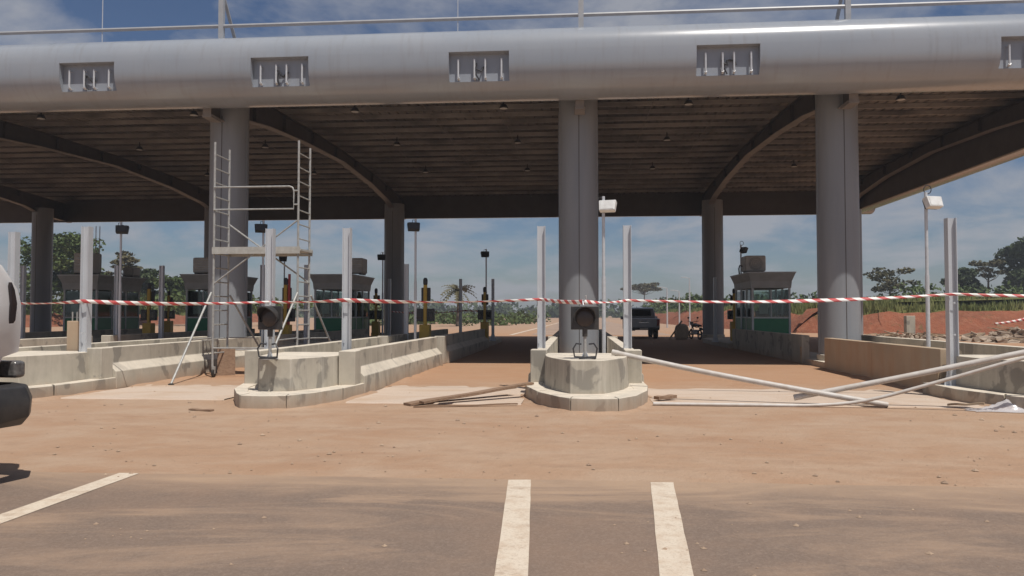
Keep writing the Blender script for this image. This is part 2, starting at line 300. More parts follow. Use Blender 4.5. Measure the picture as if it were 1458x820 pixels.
# ------------------------------------------------------------------ mesh helpers
class MB:
    def __init__(s): s.v = []; s.f = []; s.m = []; s.uv = None
    def add(s, vs, fs, mi=0):
        o = len(s.v); s.v += [tuple(x) for x in vs]; s.f += [tuple(i + o for i in f) for f in fs]; s.m += [mi] * len(fs); return s
    def box(s, x0, x1, y0, y1, z0, z1, mi=0):
        return s.add([(x0,y0,z0),(x1,y0,z0),(x1,y1,z0),(x0,y1,z0),(x0,y0,z1),(x1,y0,z1),(x1,y1,z1),(x0,y1,z1)],
                     [(0,3,2,1),(4,5,6,7),(0,1,5,4),(1,2,6,5),(2,3,7,6),(3,0,4,7)], mi)
    def tbox(s, c, h, rot=(0,0,0), mi=0, taper=1.0):
        from mathutils import Euler
        mt = Euler(rot).to_matrix(); vs = []
        for z in (-1, 1):
            k = taper if z > 0 else 1.0
            for x, y in ((-1,-1),(1,-1),(1,1),(-1,1)):
                vs.append(Vector(c) + mt @ Vector((x*h[0]*k, y*h[1]*k, z*h[2])))
        return s.add(vs, [(0,3,2,1),(4,5,6,7),(0,1,5,4),(1,2,6,5),(2,3,7,6),(3,0,4,7)], mi)
    def prism(s, poly, z0, z1, mi=0, axis='z', top=None):
        n = len(poly); top = top or poly
        def P(a, b, c): return (a, b, c) if axis == 'z' else ((a, c, b) if axis == 'y' else (c, a, b))
        vs = [P(a, b, z0) for a, b in poly] + [P(a, b, z1) for a, b in top]
        fs = [tuple(range(n))[::-1], tuple(range(n, 2*n))] + [(i, (i+1) % n, n + (i+1) % n, n + i) for i in range(n)]
        if axis == 'y': fs = [f[::-1] for f in fs]
        return s.add(vs, fs, mi)
    def tube(s, pts, r, n=8, caps=True, mi=0, closed=False):
        pts = [Vector(p) for p in pts]; k = len(pts); rs = r if isinstance(r, (list, tuple)) else [r] * k
        vs = []; up = None
        for i, p in enumerate(pts):
            a = pts[(i-1) % k] if (i > 0 or closed) else p; b = pts[(i+1) % k] if (i < k-1 or closed) else p
            t = (b - a).normalized()
            if up is None:
                up = Vector((0,0,1)) if abs(t.z) < 0.9 else Vector((1,0,0))
            u = (up - t * up.dot(t)).normalized(); w = t.cross(u); up = u
            for j in range(n):
                an = 2*math.pi*j/n; vs.append(p + (u*math.cos(an) + w*math.sin(an)) * rs[i])
        fs = []
        for i in range(k if closed else k-1):
            i2 = (i+1) % k
            for j in range(n):
                fs.append((i*n+j, i*n+(j+1) % n, i2*n+(j+1) % n, i2*n+j))
        if caps and not closed: fs += [tuple(range(n))[::-1], tuple(range((k-1)*n, k*n))]
        return s.add(vs, fs, mi)
    def lathe(s, prof, n=16, c=(0,0,0), axis='z', mi=0):
        vs = []; k = len(prof)
        for r, z in prof:
            for j in range(n):
                a = 2*math.pi*j/n; x, y = r*math.cos(a), r*math.sin(a)
                q = (x, y, z) if axis == 'z' else ((x, z, y) if axis == 'y' else (z, x, y))
                vs.append((c[0]+q[0], c[1]+q[1], c[2]+q[2]))
        fs = []
        for i in range(k-1):
            for j in range(n):
                f = (i*n+j, i*n+(j+1) % n, (i+1)*n+(j+1) % n, (i+1)*n+j); fs.append(f if axis != 'y' else f[::-1])
        a, b = tuple(range(n))[::-1], tuple(range((k-1)*n, k*n))
        fs += [a, b] if axis != 'y' else [a[::-1], b[::-1]]
        return s.add(vs, fs, mi)
    def mesh(s, name, mat, smooth=35):
        me = bpy.data.meshes.new(name); me.from_pydata(s.v, [], s.f)
        mats = mat if isinstance(mat, (list, tuple)) else [mat]
        for m in mats: me.materials.append(MATS[m])
        if len(mats) > 1: me.polygons.foreach_set('material_index', s.m)
        if smooth:
            me.shade_smooth(); me.set_sharp_from_angle(angle=R(smooth))
        me.update(); return me
    def build(s, name, mat, parent=None, loc=None, bevel=0.0, smooth=35, rot=None):
        o = bpy.data.objects.new(name, s.mesh(name, mat, smooth)); col.objects.link(o)
        if parent is not None: o.parent = parent
        if loc is not None: o.location = loc
        if rot is not None: o.rotation_euler = rot
        if bevel:
            b = o.modifiers.new('bevel', 'BEVEL'); b.width = bevel; b.segments = 2; b.limit_method = 'ANGLE'; b.angle_limit = R(40)
            b.harden_normals = True
        return o
def tag(o, label=None, cat=None, group=None, kind=None):
    if label: o['label'] = label
    if cat: o['category'] = cat
    if group: o['group'] = group
    if kind: o['kind'] = kind
    return o
def empty(name, loc=(0,0,0), rz=0.0, label=None, cat=None, group=None):
    o = bpy.data.objects.new(name, None); col.objects.link(o); o.location = loc; o.rotation_euler = (0, 0, rz)
    o.empty_display_size = 0.2
    return tag(o, label, cat, group)
KIDS = {}
def copy_tree(o, loc=None, rz=None, label=None, parent=None):
    c = o.copy(); col.objects.link(c); c.parent = parent
    if loc is not None: c.location = loc
    if rz is not None: c.rotation_euler = (0, 0, rz)
    if label: c['label'] = label
    for ch in list(o.children): copy_tree(ch, parent=c)
    return c
rnd = random.Random(7)

# ------------------------------------------------------------------ ground
def build_ground():
    m = MB(); S = 620
    m.add([(-S,-S,0),(S,-S,0),(S,S,0),(-S,S,0)], [(0,1,2,3)])
    tag(m.build('ground', 'sand', smooth=0), kind='structure')
    # asphalt apron in front of the plaza, its edge slightly ragged
    m = MB(); r = random.Random(3); xs = [-40 + i * 0.5 for i in range(161)]
    vs = []; 
    for x in xs:
        vs += [(x, -12, 0.004), (x, 6.90 + 0.012*(x) * 0.6 + r.uniform(-0.015, 0.015), 0.004)]
    fs = [(2*i, 2*i+2, 2*i+3, 2*i+1) for i in range(len(xs)-1)]
    m.add(vs, fs); tag(m.build('asphalt_road', 'asphalt', smooth=0), kind='structure')
    # painted lines
    def strip(pts):
        m = MB(); r = random.Random(int(pts[0][0]*100) & 255); n = 24; vs = []
        (ax, ay, bx, by), (cx, cy, dx, dy) = pts
        for i in range(n+1):
            k = i / n
            vs += [(ax+(cx-ax)*k + r.uniform(-.002,.002), ay+(cy-ay)*k, 0.008), (bx+(dx-bx)*k + r.uniform(-.002,.002), by+(dy-by)*k, 0.008)]
        m.add(vs, [(2*i, 2*i+1, 2*i+3, 2*i+2) for i in range(n)])
        tag(m.build('road_marking', 'line_paint', smooth=0), kind='structure')
    strip([(-4.17, 1.5, -3.98, 1.5), (-4.17, 6.86, -3.98, 6.86)])
    strip([(-0.30, 1.5, -0.12, 1.5), (-0.605, 6.86, -0.41, 6.88)])
    strip([(0.24, 1.5, 0.42, 1.5), (0.625, 6.86, 0.82, 6.88)])
    # far carriageway with its edge line
    m = MB(); m.add([(-3.2, 54, 0.004), (6.5, 54, 0.004), (4.5, 420, 0.004), (-2.5, 420, 0.004)], [(0,1,2,3)])
    tag(m.build('exit_road', 'road_dust', smooth=0), kind='structure')
    m = MB(); m.add([(-4.75, 54, 0.008), (-4.45, 54, 0.008), (-2.55, 150, 0.008), (-2.85, 150, 0.008)], [(0,1,2,3)])
    tag(m.build('road_marking', 'line_paint', smooth=0), kind='structure')
simple('road_dust', (0.36, 0.255, 0.19), (0.30, 0.21, 0.155), 0.3, 0.95)
build_ground()

def slab(x0, x1, y0, y1, z=0.02):
    m = MB(); n = 14; r = random.Random(int(x0*10) & 1023); vs = []; fs = []
    for i in range(n+1):
        x = x0 + (x1-x0)*i/n; e = r.uniform(-.02, .02)
        vs += [(x, y0+e, 0), (x, y0+e+.02, z), (x, y1+r.uniform(-.3,.3), z-0.012), (x, y1+.5, -0.01)]
    for i in range(n):
        for j in range(3): fs.append((4*i+j, 4*i+4+j, 4*i+5+j, 4*i+1+j))
    m.add(vs, fs); tag(m.build('lane_slab', 'dusty_slab', smooth=20), kind='structure')
slab(-14.0, -11.1, 12.9, 14.8); slab(-8.86, -5.95, 12.8, 15.2); slab(-3.78, -0.90, 12.55, 15.4); slab(1.22, 6.35, 12.7, 15.3)

# ------------------------------------------------------------------ canopy
TY, TZ, TR = 21.0, 8.205, 0.915          # front tube axis and radius
BY = 47.0; XL, XR = -40.0, 16.2
def tube_sec(a, r=TR, n=2.5):
    c, s_ = math.cos(a), math.sin(a)
    return (math.copysign(abs(c)**(2/n), c)*r, math.copysign(abs(s_)**(2/n), s_)*r)
NICHES = [(-14.14, -12.56), (-8.72, -7.13), (-3.35, -1.76), (3.06, 4.65), (10.49, 12.08)]
def build_canopy():
    root = empty('toll_canopy', (0, 0, 0), 0, 'long grey toll plaza canopy on thick columns with a rounded tube edge', 'canopy')
    # --- front tube with openings for the sign recesses
    zt, zb = 8.33, 7.58
    angs = []; K = 56
    for i in range(K): angs.append(2*math.pi*i/K)
    ring = [tube_sec(a) for a in angs]
    # exact break points where the recess edges run
    def y_at(z):
        d = abs(z - TZ)/TR; return -TR*(1 - d**2.5)**(1/2.5)
    ring = [(c, s_) for c, s_ in ring if not (c < 0 and (abs(s_ + TZ - zt) < 0.03 or abs(s_ + TZ - zb) < 0.03))]
    ring += [(y_at(zt), zt - TZ), (y_at(zb), zb - TZ)]
    ring.sort(key=lambda q: math.atan2(q[1], q[0])); K = len(ring)
    xs = [XL] + [x for p in NICHES for x in p] + [XR + 0.9]
    full = []
    for i in range(len(xs)-1):
        a, b = xs[i], xs[i+1]; n = max(1, int((b-a)/3.0))
        if i % 2: n = 1
        full += [a + (b-a)*k/n for k in range(n)]
    full.append(xs[-1])
    m = MB(); vs = [(x, TY + c, TZ + s_) for x in full for c, s_ in ring]; fs = []
    for i in range(len(full)-1):
        mid = (full[i]+full[i+1])/2; inn = any(p[0] < mid < p[1] for p in NICHES)
        for j in range(K):
            j2 = (j+1) % K; c = (ring[j][0]+ring[j2][0])/2; z = TZ + (ring[j][1]+ring[j2][1])/2
            if inn and c < 0 and zb < z < zt: continue
            fs.append((i*K+j, i*K+j2, (i+1)*K+j2, (i+1)*K+j))
    fs.append(tuple(range((len(full)-1)*K, len(full)*K)))
    m.add(vs, fs); ft = m.build('front_tube', 'tube_paint', root, smooth=30)
    # sheet joints of the cladding: thin raised cover strips
    for x in [XL + 2 + 5.85*k for k in range(10)]:
        if any(p[0]-.2 < x < p[1]+.2 for p in NICHES): continue
        j = MB(); rr = [tube_sec(a, TR+0.004) for a in [2*math.pi*i/40 for i in range(40)]]
        v2 = [(x + dx, TY + c, TZ + s_) for dx in (-.012, .012) for c, s_ in rr]
        j.add(v2, [(i, (i+1) % 40, 40+(i+1) % 40, 40+i) for i in range(40)]); j.build('cover_strip', 'tube_paint', ft)
    # recesses
    yb = TY - 0.715
    for k, (a, b) in enumerate(NICHES):
        m = MB(); yt = TY + y_at(zt); yl = TY + y_at(zb); e = 0.002
        inner = [(yt, zt), (yb, zt - 0.02), (yb, zb + 0.0), (yl, zb)]
        # back, top, sill
        m.add([(a, yb, zb), (b, yb, zb), (b, yb, zt-.02), (a, yb, zt-.02)], [(0,1,2,3)])
        m.add([(a, yt, zt), (b, yt, zt), (b, yb, zt-.02), (a, yb, zt-.02)], [(0,3,2,1)])
        m.add([(a, yl, zb), (b, yl, zb), (b, yb, zb), (a, yb, zb)], [(0,1,2,3)])
        zs = [zb + (zt-zb)*i/8 for i in range(9)]
        for x, s_ in ((a, 1), (b, -1)):
            for i in range(8):
                q = [(x, TY+y_at(zs[i]), zs[i]), (x, yb, zs[i]), (x, yb, zs[i+1]), (x, TY+y_at(zs[i+1]), zs[i+1])]
                m.add(q, [(0,1,2,3) if s_ > 0 else (3,2,1,0)])
        rec = m.build('sign_recess', 'tube_paint', root, smooth=0)
        w = b - a
        for fx in (0.15, 0.42, 0.60, 0.87):
            p = MB(); x = a + w*fx
            p.tube([(x, yb-0.10, zb+0.10), (x, yb-0.10, zt-0.17)], 0.026, 8)
            p.tube([(x, yb-0.11, zb+0.10), (x+.01, yb-0.02, zb+0.06)], 0.034, 6)
            p.tube([(x, yb-0.10, zt-0.2), (x, yb, zt-0.2)], 0.014, 6)
            p.build('mounting_rod', 'galvanised_pale', rec)
        p = MB(); r = random.Random(k); x = a + w*0.5; pts = [(x-.09, yb-.02, zb+.42)]
        for i in range(7):
            t = i/6; pts.append((x - .12 + .30*t + r.uniform(-.05,.05), yb-.07-.03*math.sin(t*6), zb + .36 - .05*t + .09*math.sin(t*7+k) + r.uniform(-.03,.03)))
        p.tube(pts, 0.022, 6)
        p.tube([pts[2], (x-.10, yb-.08, zb+.2), (x-.14+r.uniform(0,.2), yb-.06, zb+.03)], 0.02, 6)
        p.build('loose_cable', 'cable', rec)
    # --- side and rear tubes
    m = MB(); K = 48; rg = [tube_sec(2*math.pi*i/K) for i in range(K)]
    ys = [TY, (TY+BY)/2, BY]
    m.add([(XR + c, y, TZ + s_) for y in ys for c, s_ in rg], [(i*K+j, (i+1)*K+j, (i+1)*K+(j+1) % K, i*K+(j+1) % K) for i in range(2) for j in range(K)])
    m.build('side_tube', 'tube_paint', root)
    m = MB(); m.add([(x, BY + c, TZ + s_) for x in (XL, -15, XR+.9) for c, s_ in rg], [(i*K+j, i*K+(j+1) % K, (i+1)*K+(j+1) % K, (i+1)*K+j) for i in range(2) for j in range(K)])
    m.build('rear_tube', 'tube_paint', root)
    m = MB(); m.box(XR-.98, XR-.96, 21.2, 46.0, 7.16, 8.6); m.box(XR-.98, XR-.84, 21.2, 46.0, 7.14, 7.158); m.build('side_fascia', 'fascia_dark', root, smooth=0)
    m = MB(); m.box(XL, XR-1.0, 46.02, 46.04, 7.20, 8.6); m.box(XL, XR-1.0, 45.98, 46.12, 7.18, 7.198); m.build('rear_fascia', 'fascia_dark', root, smooth=0)
    # --- roof sheets, trapezoidal ribs running front to back, slight camber
    def zroof(y): t = (y - 34.0)/13.0; return 8.95 - 0.5*t*t
    ys = [21.2 + 25.6*i/12 for i in range(13)]
    prof = [(0,0),(0.06,0),(0.08,0.06),(0.13,0.06),(0.15,0),(0.39,0),(0.41,0.06),(0.46,0.06),(0.48,0),(0.72,0),(0.74,0.06),(0.79,0.06),(0.81,0),(1.0,0)]
    np_ = len(prof); m = MB()
    vs = [(px, y, zroof(y)+pz) for y in ys for px, pz in prof]
    m.add(vs, [(i*np_+j, i*np_+j+1, (i+1)*np_+j+1, (i+1)*np_+j) for i in range(12) for j in range(np_-1)])
    me = m.mesh('roof_sheet', 'roof_sheet', smooth=0)
    for k in range(56):
        o = bpy.data.objects.new('roof_sheet', me); col.objects.link(o); o.parent = root; o.location = (XL + k*1.0, 0, 0.004*(k % 2))
    # added opaque skin above, so that no light leaks at the sheet laps
    m = MB(); v = []
    for y in ys: v += [(XL, y, zroof(y)+.11), (XR, y, zroof(y)+.11)]
    m.add(v, [(2*i, 2*i+1, 2*i+3, 2*i+2) for i in range(12)]); m.build('added_light_block', 'dark_steel_shade', root, smooth=0)
    # --- purlins (C sections) every 1.2 m
    y = 22.2
    while y < 45.9:
        z = zroof(y); p = MB()
        p.box(XL+.2, XR-1.02, y-.004, y+.004, z-.16, z-.012)
        p.box(XL+.2, XR-1.02, y+.004, y+.075, z-.16, z-.15); p.box(XL+.2, XR-1.02, y+.004, y+.075, z-.02, z-.012)
        p.box(XL+.2, XR-1.02, y+.069, y+.075, z-.15, z-.125)
        p.build('purlin', 'purlin_lit_paint', root, smooth=0); y += 1.2
    # sag rods between purlins
    for x in (-18.6, -16.1, -13.4, -8.0, -5.3, -2.7, 2.6, 5.1, 9.8, 12.2):
        p = MB(); q = []
        for i in range(11): yy = 22.3 + 24*i/10; q.append((x, yy, zroof(yy)-.12))
        p.tube(q, 0.012, 5); p.build('sag_rod', 'beam_lit_paint', root)
    # --- haunched main beams (I sections) over each column line
    bot = [(21.3,7.12),(22.4,7.12),(23.6,7.55),(25.5,7.80),(29.0,8.05),(34.0,8.25),(39.0,8.05),(42.4,7.72),(44.0,7.35),(46.6,7.2)]
    for X in BEAMS:
        m = MB(); n = len(bot)
        def strip(x0, x1, zb0, zb1):
            vs = []
            for (yy, zz) in bot:
                a, b = zb0(yy, zz), zb1(yy, zz)
                vs += [(x0, yy, a), (x1, yy, a), (x1, yy, b), (x0, yy, b)]
            fs = [(4*i+j, 4*i+(j+1) % 4, 4*i+4+(j+1) % 4, 4*i+4+j) for i in range(n-1) for j in range(4)]
            m.add(vs, [f[::-1] for f in fs] + [(0,1,2,3), (4*n-1,4*n-2,4*n-3,4*n-4)])
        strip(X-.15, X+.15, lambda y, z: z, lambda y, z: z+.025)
        b = m.build('main_beam', 'beam_lit_paint', root, smooth=0); m = MB()
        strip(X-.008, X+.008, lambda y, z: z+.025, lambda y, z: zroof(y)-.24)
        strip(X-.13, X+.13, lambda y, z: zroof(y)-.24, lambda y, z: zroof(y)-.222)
        m.build('beam_web', 'dark_steel_shade', b, smooth=0)  # web shade painted in; really the same paint as the flange
        for yy in (24.4, 27, 30, 33, 36, 39, 42):
            zz = [q for q in bot if q[0] <= yy][-1][1] + .05
            st = MB(); st.box(X-.12, X+.12, yy-.006, yy+.006, zz + .12, zroof(yy)-.26); st.build('stiffener', 'dark_steel_shade', b, smooth=0)  # carries the same painted shade as the web
        # end stub below the tube, boxed
        st = MB(); st.box(X-.135, X+.135, 21.25, 21.9, 7.06, 7.115); st.box(X-.12, X+.12, 21.27, 21.29, 7.118, 7.6); st.build('end_plate', 'beam_lit_paint', b, smooth=0)
    # --- columns: round-nosed shafts with a seam, base collar
    def column(X, Yf, name='column'):
        m = MB(); r = 0.56; pts = []
        for i in range(17): a = math.pi + math.pi*i/16; pts.append((r*math.cos(a), r*math.sin(a)))
        for i in range(1, 12): a = math.pi*i/12; pts.append((r*math.cos(a), r*math.sin(a)))
        m.prism([(p[0], p[1]) for p in pts], 0, 7.75)
        c = m.build(name, 'column_paint', root, loc=(X, Yf + r, 0))
        s_ = MB(); s_.box(0.008, 0.026, -r-.006, -r+.03, 0.3, 7.3); s_.build('seam', 'dark_steel_shade', c, smooth=0)
        for sx in (-1, 1):
            s_ = MB(); s_.box(sx*r-.012, sx*r+.010, -.06, 0.06, 0.3, 7.3); s_.build('side_rib', 'column_paint', c, smooth=0)
        b = MB(); b.prism([(p[0]*1.09, p[1]*1.06-.0) for p in pts], 0.0, 0.33); b.build('plinth', 'concrete', c, bevel=0.02)
    for X in FCOL: column(X, 22.08)
    for X in BCOL: column(X, 43.4)
    # --- rail on struts above the tube
    m = MB(); m.tube([(XL, 21.0, 9.56), (XR, 21.0, 9.56)], 0.055, 8); m.build('roof_rail', 'rail_grey', root)
    for X in (-31.4, -20.7, -9.97, 0.12, 7.12):
        p = MB(); p.box(X-.07, X+.07, 20.94, 21.06, 9.1, 10.7); p.build('rail_post', 'rail_grey', root, smooth=0)
        p = MB(); p.tube([(X, 21.1, 10.45), (X, 22.3, 8.95)], 0.05, 6); p.build('rail_brace', 'rail_grey', root)
    for X in (-13.5, -3.25):
        p = MB(); p.tube([(X, 21.0, 9.2), (X, 21.0, 11.4)], 0.012, 5); p.build('lightning_rod', 'galvanised_pale', root)
    # --- lights under the roof
    lm = MB(); lm.lathe([(0.02, 0.30), (0.025, 0.12), (0.09, 0.10), (0.15, 0.0), (0.14, -0.03)], 12)
    me = lm.mesh('ceiling_light', 'black_plastic'); gm = MB(); gm.lathe([(0.13, -0.032), (0.05, -0.05)], 12); gme = gm.mesh('lamp_glass', 'white_plastic')
    for X in (-18.5, -13.0, -7.4, -2.4, 3.6, 10.2):
        for Y in (25.4, 31.5, 37.6):
            o = bpy.data.objects.new('ceiling_light', me); col.objects.link(o); o.parent = root; o.location = (X, Y, zroof(Y) - 0.48)
            g = bpy.data.objects.new('lamp_glass', gme); col.objects.link(g); g.parent = o
    # roof drain pipe at the back of the right column
    p = MB(); p.tube([(7.93, 22.85, 0.3), (7.93, 22.85, 7.2)], 0.055, 8); p.build('downpipe', 'galvanised', root)
FCOL = [-31.8, -21.2, -10.45, 0.04, 7.33]
BCOL = [-31.78, -21.15, -10.45, 0.1, 7.48, 14.9]
BEAMS = [-31.9, -21.17, -10.5, 0.08, 7.34, 14.9]
build_canopy()

# ------------------------------------------------------------------ toll islands: nose kerbs, nose walls, barriers
AX = {'M': 0.15, 'B': -4.87, 'A': -10.0, 'Z': -15.1, 'Y': -20.2, 'R': 7.30}
DESC = {'M': 'central column island', 'B': 'turned signal island', 'A': 'island left of the scaffold',
        'Z': 'second island left of the scaffold', 'Y': 'leftmost island', 'R': 'rightmost island'}
def nose(key, seed, skew=0.0):
    a = AX[key]; r = random.Random(seed)
    root = empty('island_nose', (a, 11.5, 0), 0, {'M': 'rounded concrete island nose with kerb in front of the central column',
        'B': 'concrete island nose carrying the sideways turned signal', 'A': 'concrete island nose behind the white and beige car',
        'R': 'shaded concrete island nose at the right edge under the leaning pipes'}[key], 'traffic island', 'concrete toll island noses')
    hw = 1.06
    out = [(-hw, 3.3), (-hw, 2.0), (-0.80, 1.05), (-0.42, 0.30), (-0.26, 0.07), (0.10, 0.0), (0.46, 0.06), (0.74, 0.55), (0.97, 1.35), (hw, 2.2), (hw, 3.3)]
    out = [(x + r.uniform(-.012, .012), y + r.uniform(-.015, .015)) for x, y in out]
    cx, cy = 0.0, 2.4
    def inn(p, d=0.30):
        v = Vector((p[0]-cx, (p[1]-cy))); 
        if p[1] > 2.1: return (p[0] - math.copysign(d, p[0]), p[1])
        L = v.length; return (cx + v.x*(L-d)/L, cy + v.y*(L-d)/L)
    H = 0.225
    groups = [(0,1,2), (2,3,4), (4,5,6), (6,7,8), (8,9,10)]
    for g in groups:
        o = [out[i] for i in g]; n_ = [inn(out[i]) for i in g][::-1]
        poly = o + n_
        c = Vector((sum(p[0] for p in poly)/len(poly), sum(p[1] for p in poly)/len(poly)))
        poly = [tuple(c + (Vector(p)-c)*0.993) for p in poly]
        m = MB(); dz = r.uniform(-.006, .006); m.prism(poly, -0.02, H+dz, top=[tuple(c + (Vector(p)-c)*0.985) for p in poly])
        m.build('kerb_stone', 'concrete', root, bevel=0.012, smooth=30)
    fill = [inn(p, 0.29) for p in out]; m = MB(); m.prism(fill, -0.02, H-0.012); m.build('infill', 'concrete', root)
    # nose wall, faceted front with formwork panels standing on the kerb
    wall = [(-0.76, 3.05), (-0.74, 2.35), (-0.60, 1.55), (-0.27, 0.78), (0.27, 0.80), (0.60, 1.55), (0.74, 2.35), (0.74, 3.05)]
    wall = [(x + r.uniform(-.01, .01), y + r.uniform(-.01, .01)) for x, y in wall]
    m = MB()
    sub = []                                   # round the facets a little
    for i in range(len(wall)-1):
        p, q = Vector(wall[i]), Vector(wall[i+1])
        for t in (0, .33, .66):
            w = p.lerp(q, t); bulge = 0.03*math.sin(math.pi*t) if 1 <= i <= 5 else 0
            d = (w - Vector((0, 2.4))).normalized(); sub.append((w.x + d.x*bulge, w.y + d.y*bulge))
    sub.append(wall[-1])
    m.prism(sub, H-.02, 0.735, top=[(x*0.975, y + (0.012 if y < 1.5 else 0)) for x, y in sub])
    m.build('nose_wall', 'concrete', root, bevel=0.015, smooth=12)
    return root
for i, k in enumerate('MBAR'): nose(k, 11 + i*7)

def barrier(key, side, y0, y1, name='concrete_barrier', mat='concrete', style='jersey', where='front', off=0.80, h=0.81):
    a = AX[key]; X = a + side*off; s = side; sd = 'right' if side > 0 else 'left'
    root = empty(name, (X, y0, 0), 0, f'{"sunlit front" if where=="front" else "shaded rear"} concrete barrier on the {sd} of the {DESC[key]}', 'barrier', 'concrete lane barriers')
    L = y1 - y0
    if style == 'jersey':
        n = max(1, round((L-.38)/3.0)); seg = (L-.38)/n
        m = MB(); m.box(min(-.1*s, .2*s), max(-.1*s, .2*s), 0, .375, 0, h); m.build('end_block', mat, root, bevel=0.015)
        prof = [(-.10, 0), (-.10, h), (.10, h), (.105, .50), (.26, .34), (.28, 0)]
        prof = [(x*s, z) for x, z in prof]
        if s < 0: prof = prof[::-1]
        for i in range(n):
            m = MB(); m.prism(prof, .38 + i*seg + .004, .38 + (i+1)*seg - .004, axis='y')
            m.v = [(v[0], v[1], v[2]) for v in m.v]
            m.build('barrier_segment', mat, root, bevel=0.015)
    else:
        n = max(1, round(L/3.3)); seg = L/n
        for i in range(n):
            m = MB(); m.box(-.11, .11, i*seg + .004, (i+1)*seg - .004, 0, h); m.build('wall_segment', mat, root, bevel=0.012)
        m = MB(); m.box(-.145 if s < 0 else .113, -.113 if s < 0 else .145, .02, .09, 0, h*.6); m.build('form_batten', 'wood_pale', root)
    return root
for k in 'MBAZY':
    for s in (-1, 1):
        y0 = 14.15 if k != 'B' else 13.4
        if k in 'ZY' and s < 0: continue
        barrier(k, s, y0, 21.9, where='front')
        barrier(k, s, 22.6, 33.5, where='rear')
barrier('R', -1, 14.6, 21.2, 'concrete_wall', 'concrete_stained', 'plain', off=0.72, h=0.83)
barrier('R', -1, 23.6, 34.0, 'concrete_wall', 'concrete', 'plain', 'rear', off=0.62, h=0.83)
barrier('R', 1, 14.9, 24.5, 'concrete_wall', 'concrete', 'plain', off=1.15, h=0.83)

def island_beds():
    for k in 'MBAZYR':
        a = AX[k]; m = MB(); m.box(a-.69, a+.69, 15.0 if k in 'MBAR' else 14, 40.0, -0.02, 0.16 + (0.003 if k in 'MA' else 0))
        b = m.build('island_bed', 'concrete'); tag(b, kind='structure')
        m = MB(); m.prism([(a-.95, 33.8), (a+.95, 33.8), (a+.95, 40.5), (a+.5, 42.0), (a-.5, 42.0), (a-.95, 40.5)], -0.02, 0.21)
        b = m.build('island_kerb', 'concrete', bevel=0.015); tag(b, kind='structure')
island_beds()
# concrete plinth with anchor bolts by the left island
def plinth():
    r = empty('concrete_plinth', (-9.88, 14.75, 0), 0, 'square concrete plinth with anchor bolts standing left of a pale post', 'plinth')
    m = MB(); m.box(-.14, .14, -.14, .14, 0, 1.32); m.build('block', 'concrete_stained', r, bevel=0.012)
    for x, y in ((-.07,-.07),(.07,-.07),(.07,.07),(-.07,.07)):
        p = MB(); p.tube([(x,y,1.32),(x,y,1.50 + .06*(x>0))], 0.013, 6); p.build('anchor_bolt', 'scaffold_steel', r)
plinth()

# ------------------------------------------------------------------ steel guide posts
def make_post(name, loc, h, label, group, rz=0.0, w=0.15, mat='galvanised'):
    r = empty(name, loc, rz, label, 'post', group); t = 0.011
    m = MB(); hw = w/2
    m.box(-hw, -hw+t, -hw, hw, 0, h); m.box(hw-t, hw, -hw, hw, 0, h); m.box(-hw+t, hw-t, -.006, .006, 0, h); m.build('shaft', mat, r, smooth=0)
    m = MB(); m.box(-.15, .15, -.15, .15, 0, .02); m.build('base_plate', mat, r, smooth=0)
    for s in (-1, 1):
        m = MB(); m.prism([(s*(hw+.001), .02), (s*(hw+.07), .02), (s*(hw+.07), .06), (s*(hw+.001), .34)][::s], -.005, .005, axis='y'); m.build('gusset', mat, r, smooth=0)
    for z in (.9, 1.45):
        m = MB(); m.lathe([(.018, -hw-.03), (.018, -hw-.012)], 6, (0, 0, z), axis='y'); m.build('bolt', mat, r)
    return r
FRONT_POSTS = [(-0.68, 14.85, 'galvanised pale post standing left of the central nose'), (0.94, 14.85, 'galvanised pale post standing right of the central nose'),
               (-6.00, 14.85, 'galvanised pale post behind the sideways turned signal'), (-4.46, 14.85, 'galvanised pale post where the second lane barrier starts'),
               (-9.36, 14.2, 'galvanised pale post beside the anchor bolt plinth'), (-11.45, 15.0, 'galvanised pale post at the left edge above the white car'),
               (6.50, 14.2, 'galvanised pale post at the end of the shaded wall on the right')]
for x, y, lab in FRONT_POSTS:
    make_post('steel_post', (x, y, 0.2), 2.93, lab, 'front guide posts')
for x, y, lab in ((-18.73, 25.0, 'dim post just right of the left rear column'), (-15.52, 25.2, 'dim post beside the far left floodlight pole'),
                  (-14.05, 25.4, 'dim post left of the yellow machine and the scaffold'), (-10.48, 25.3, 'dim post right behind the front left column'),
                  (-9.01, 25.4, 'dim post seen behind the right scaffold ladder'), (-5.60, 25.3, 'dim post right of the third rear column'),
                  (-8.75, 35.9, 'far dim post before the third rear column'), (-5.44, 36.2, 'far dim post in front of the palm'),
                  (-3.93, 36.3, 'far dim post right of the small floodlight pole'), (6.18, 35.8, 'far dim post before the right rear column')):
    make_post('steel_post', (x, y, .2), 2.9, lab, 'guide posts in the shade', w=.13)

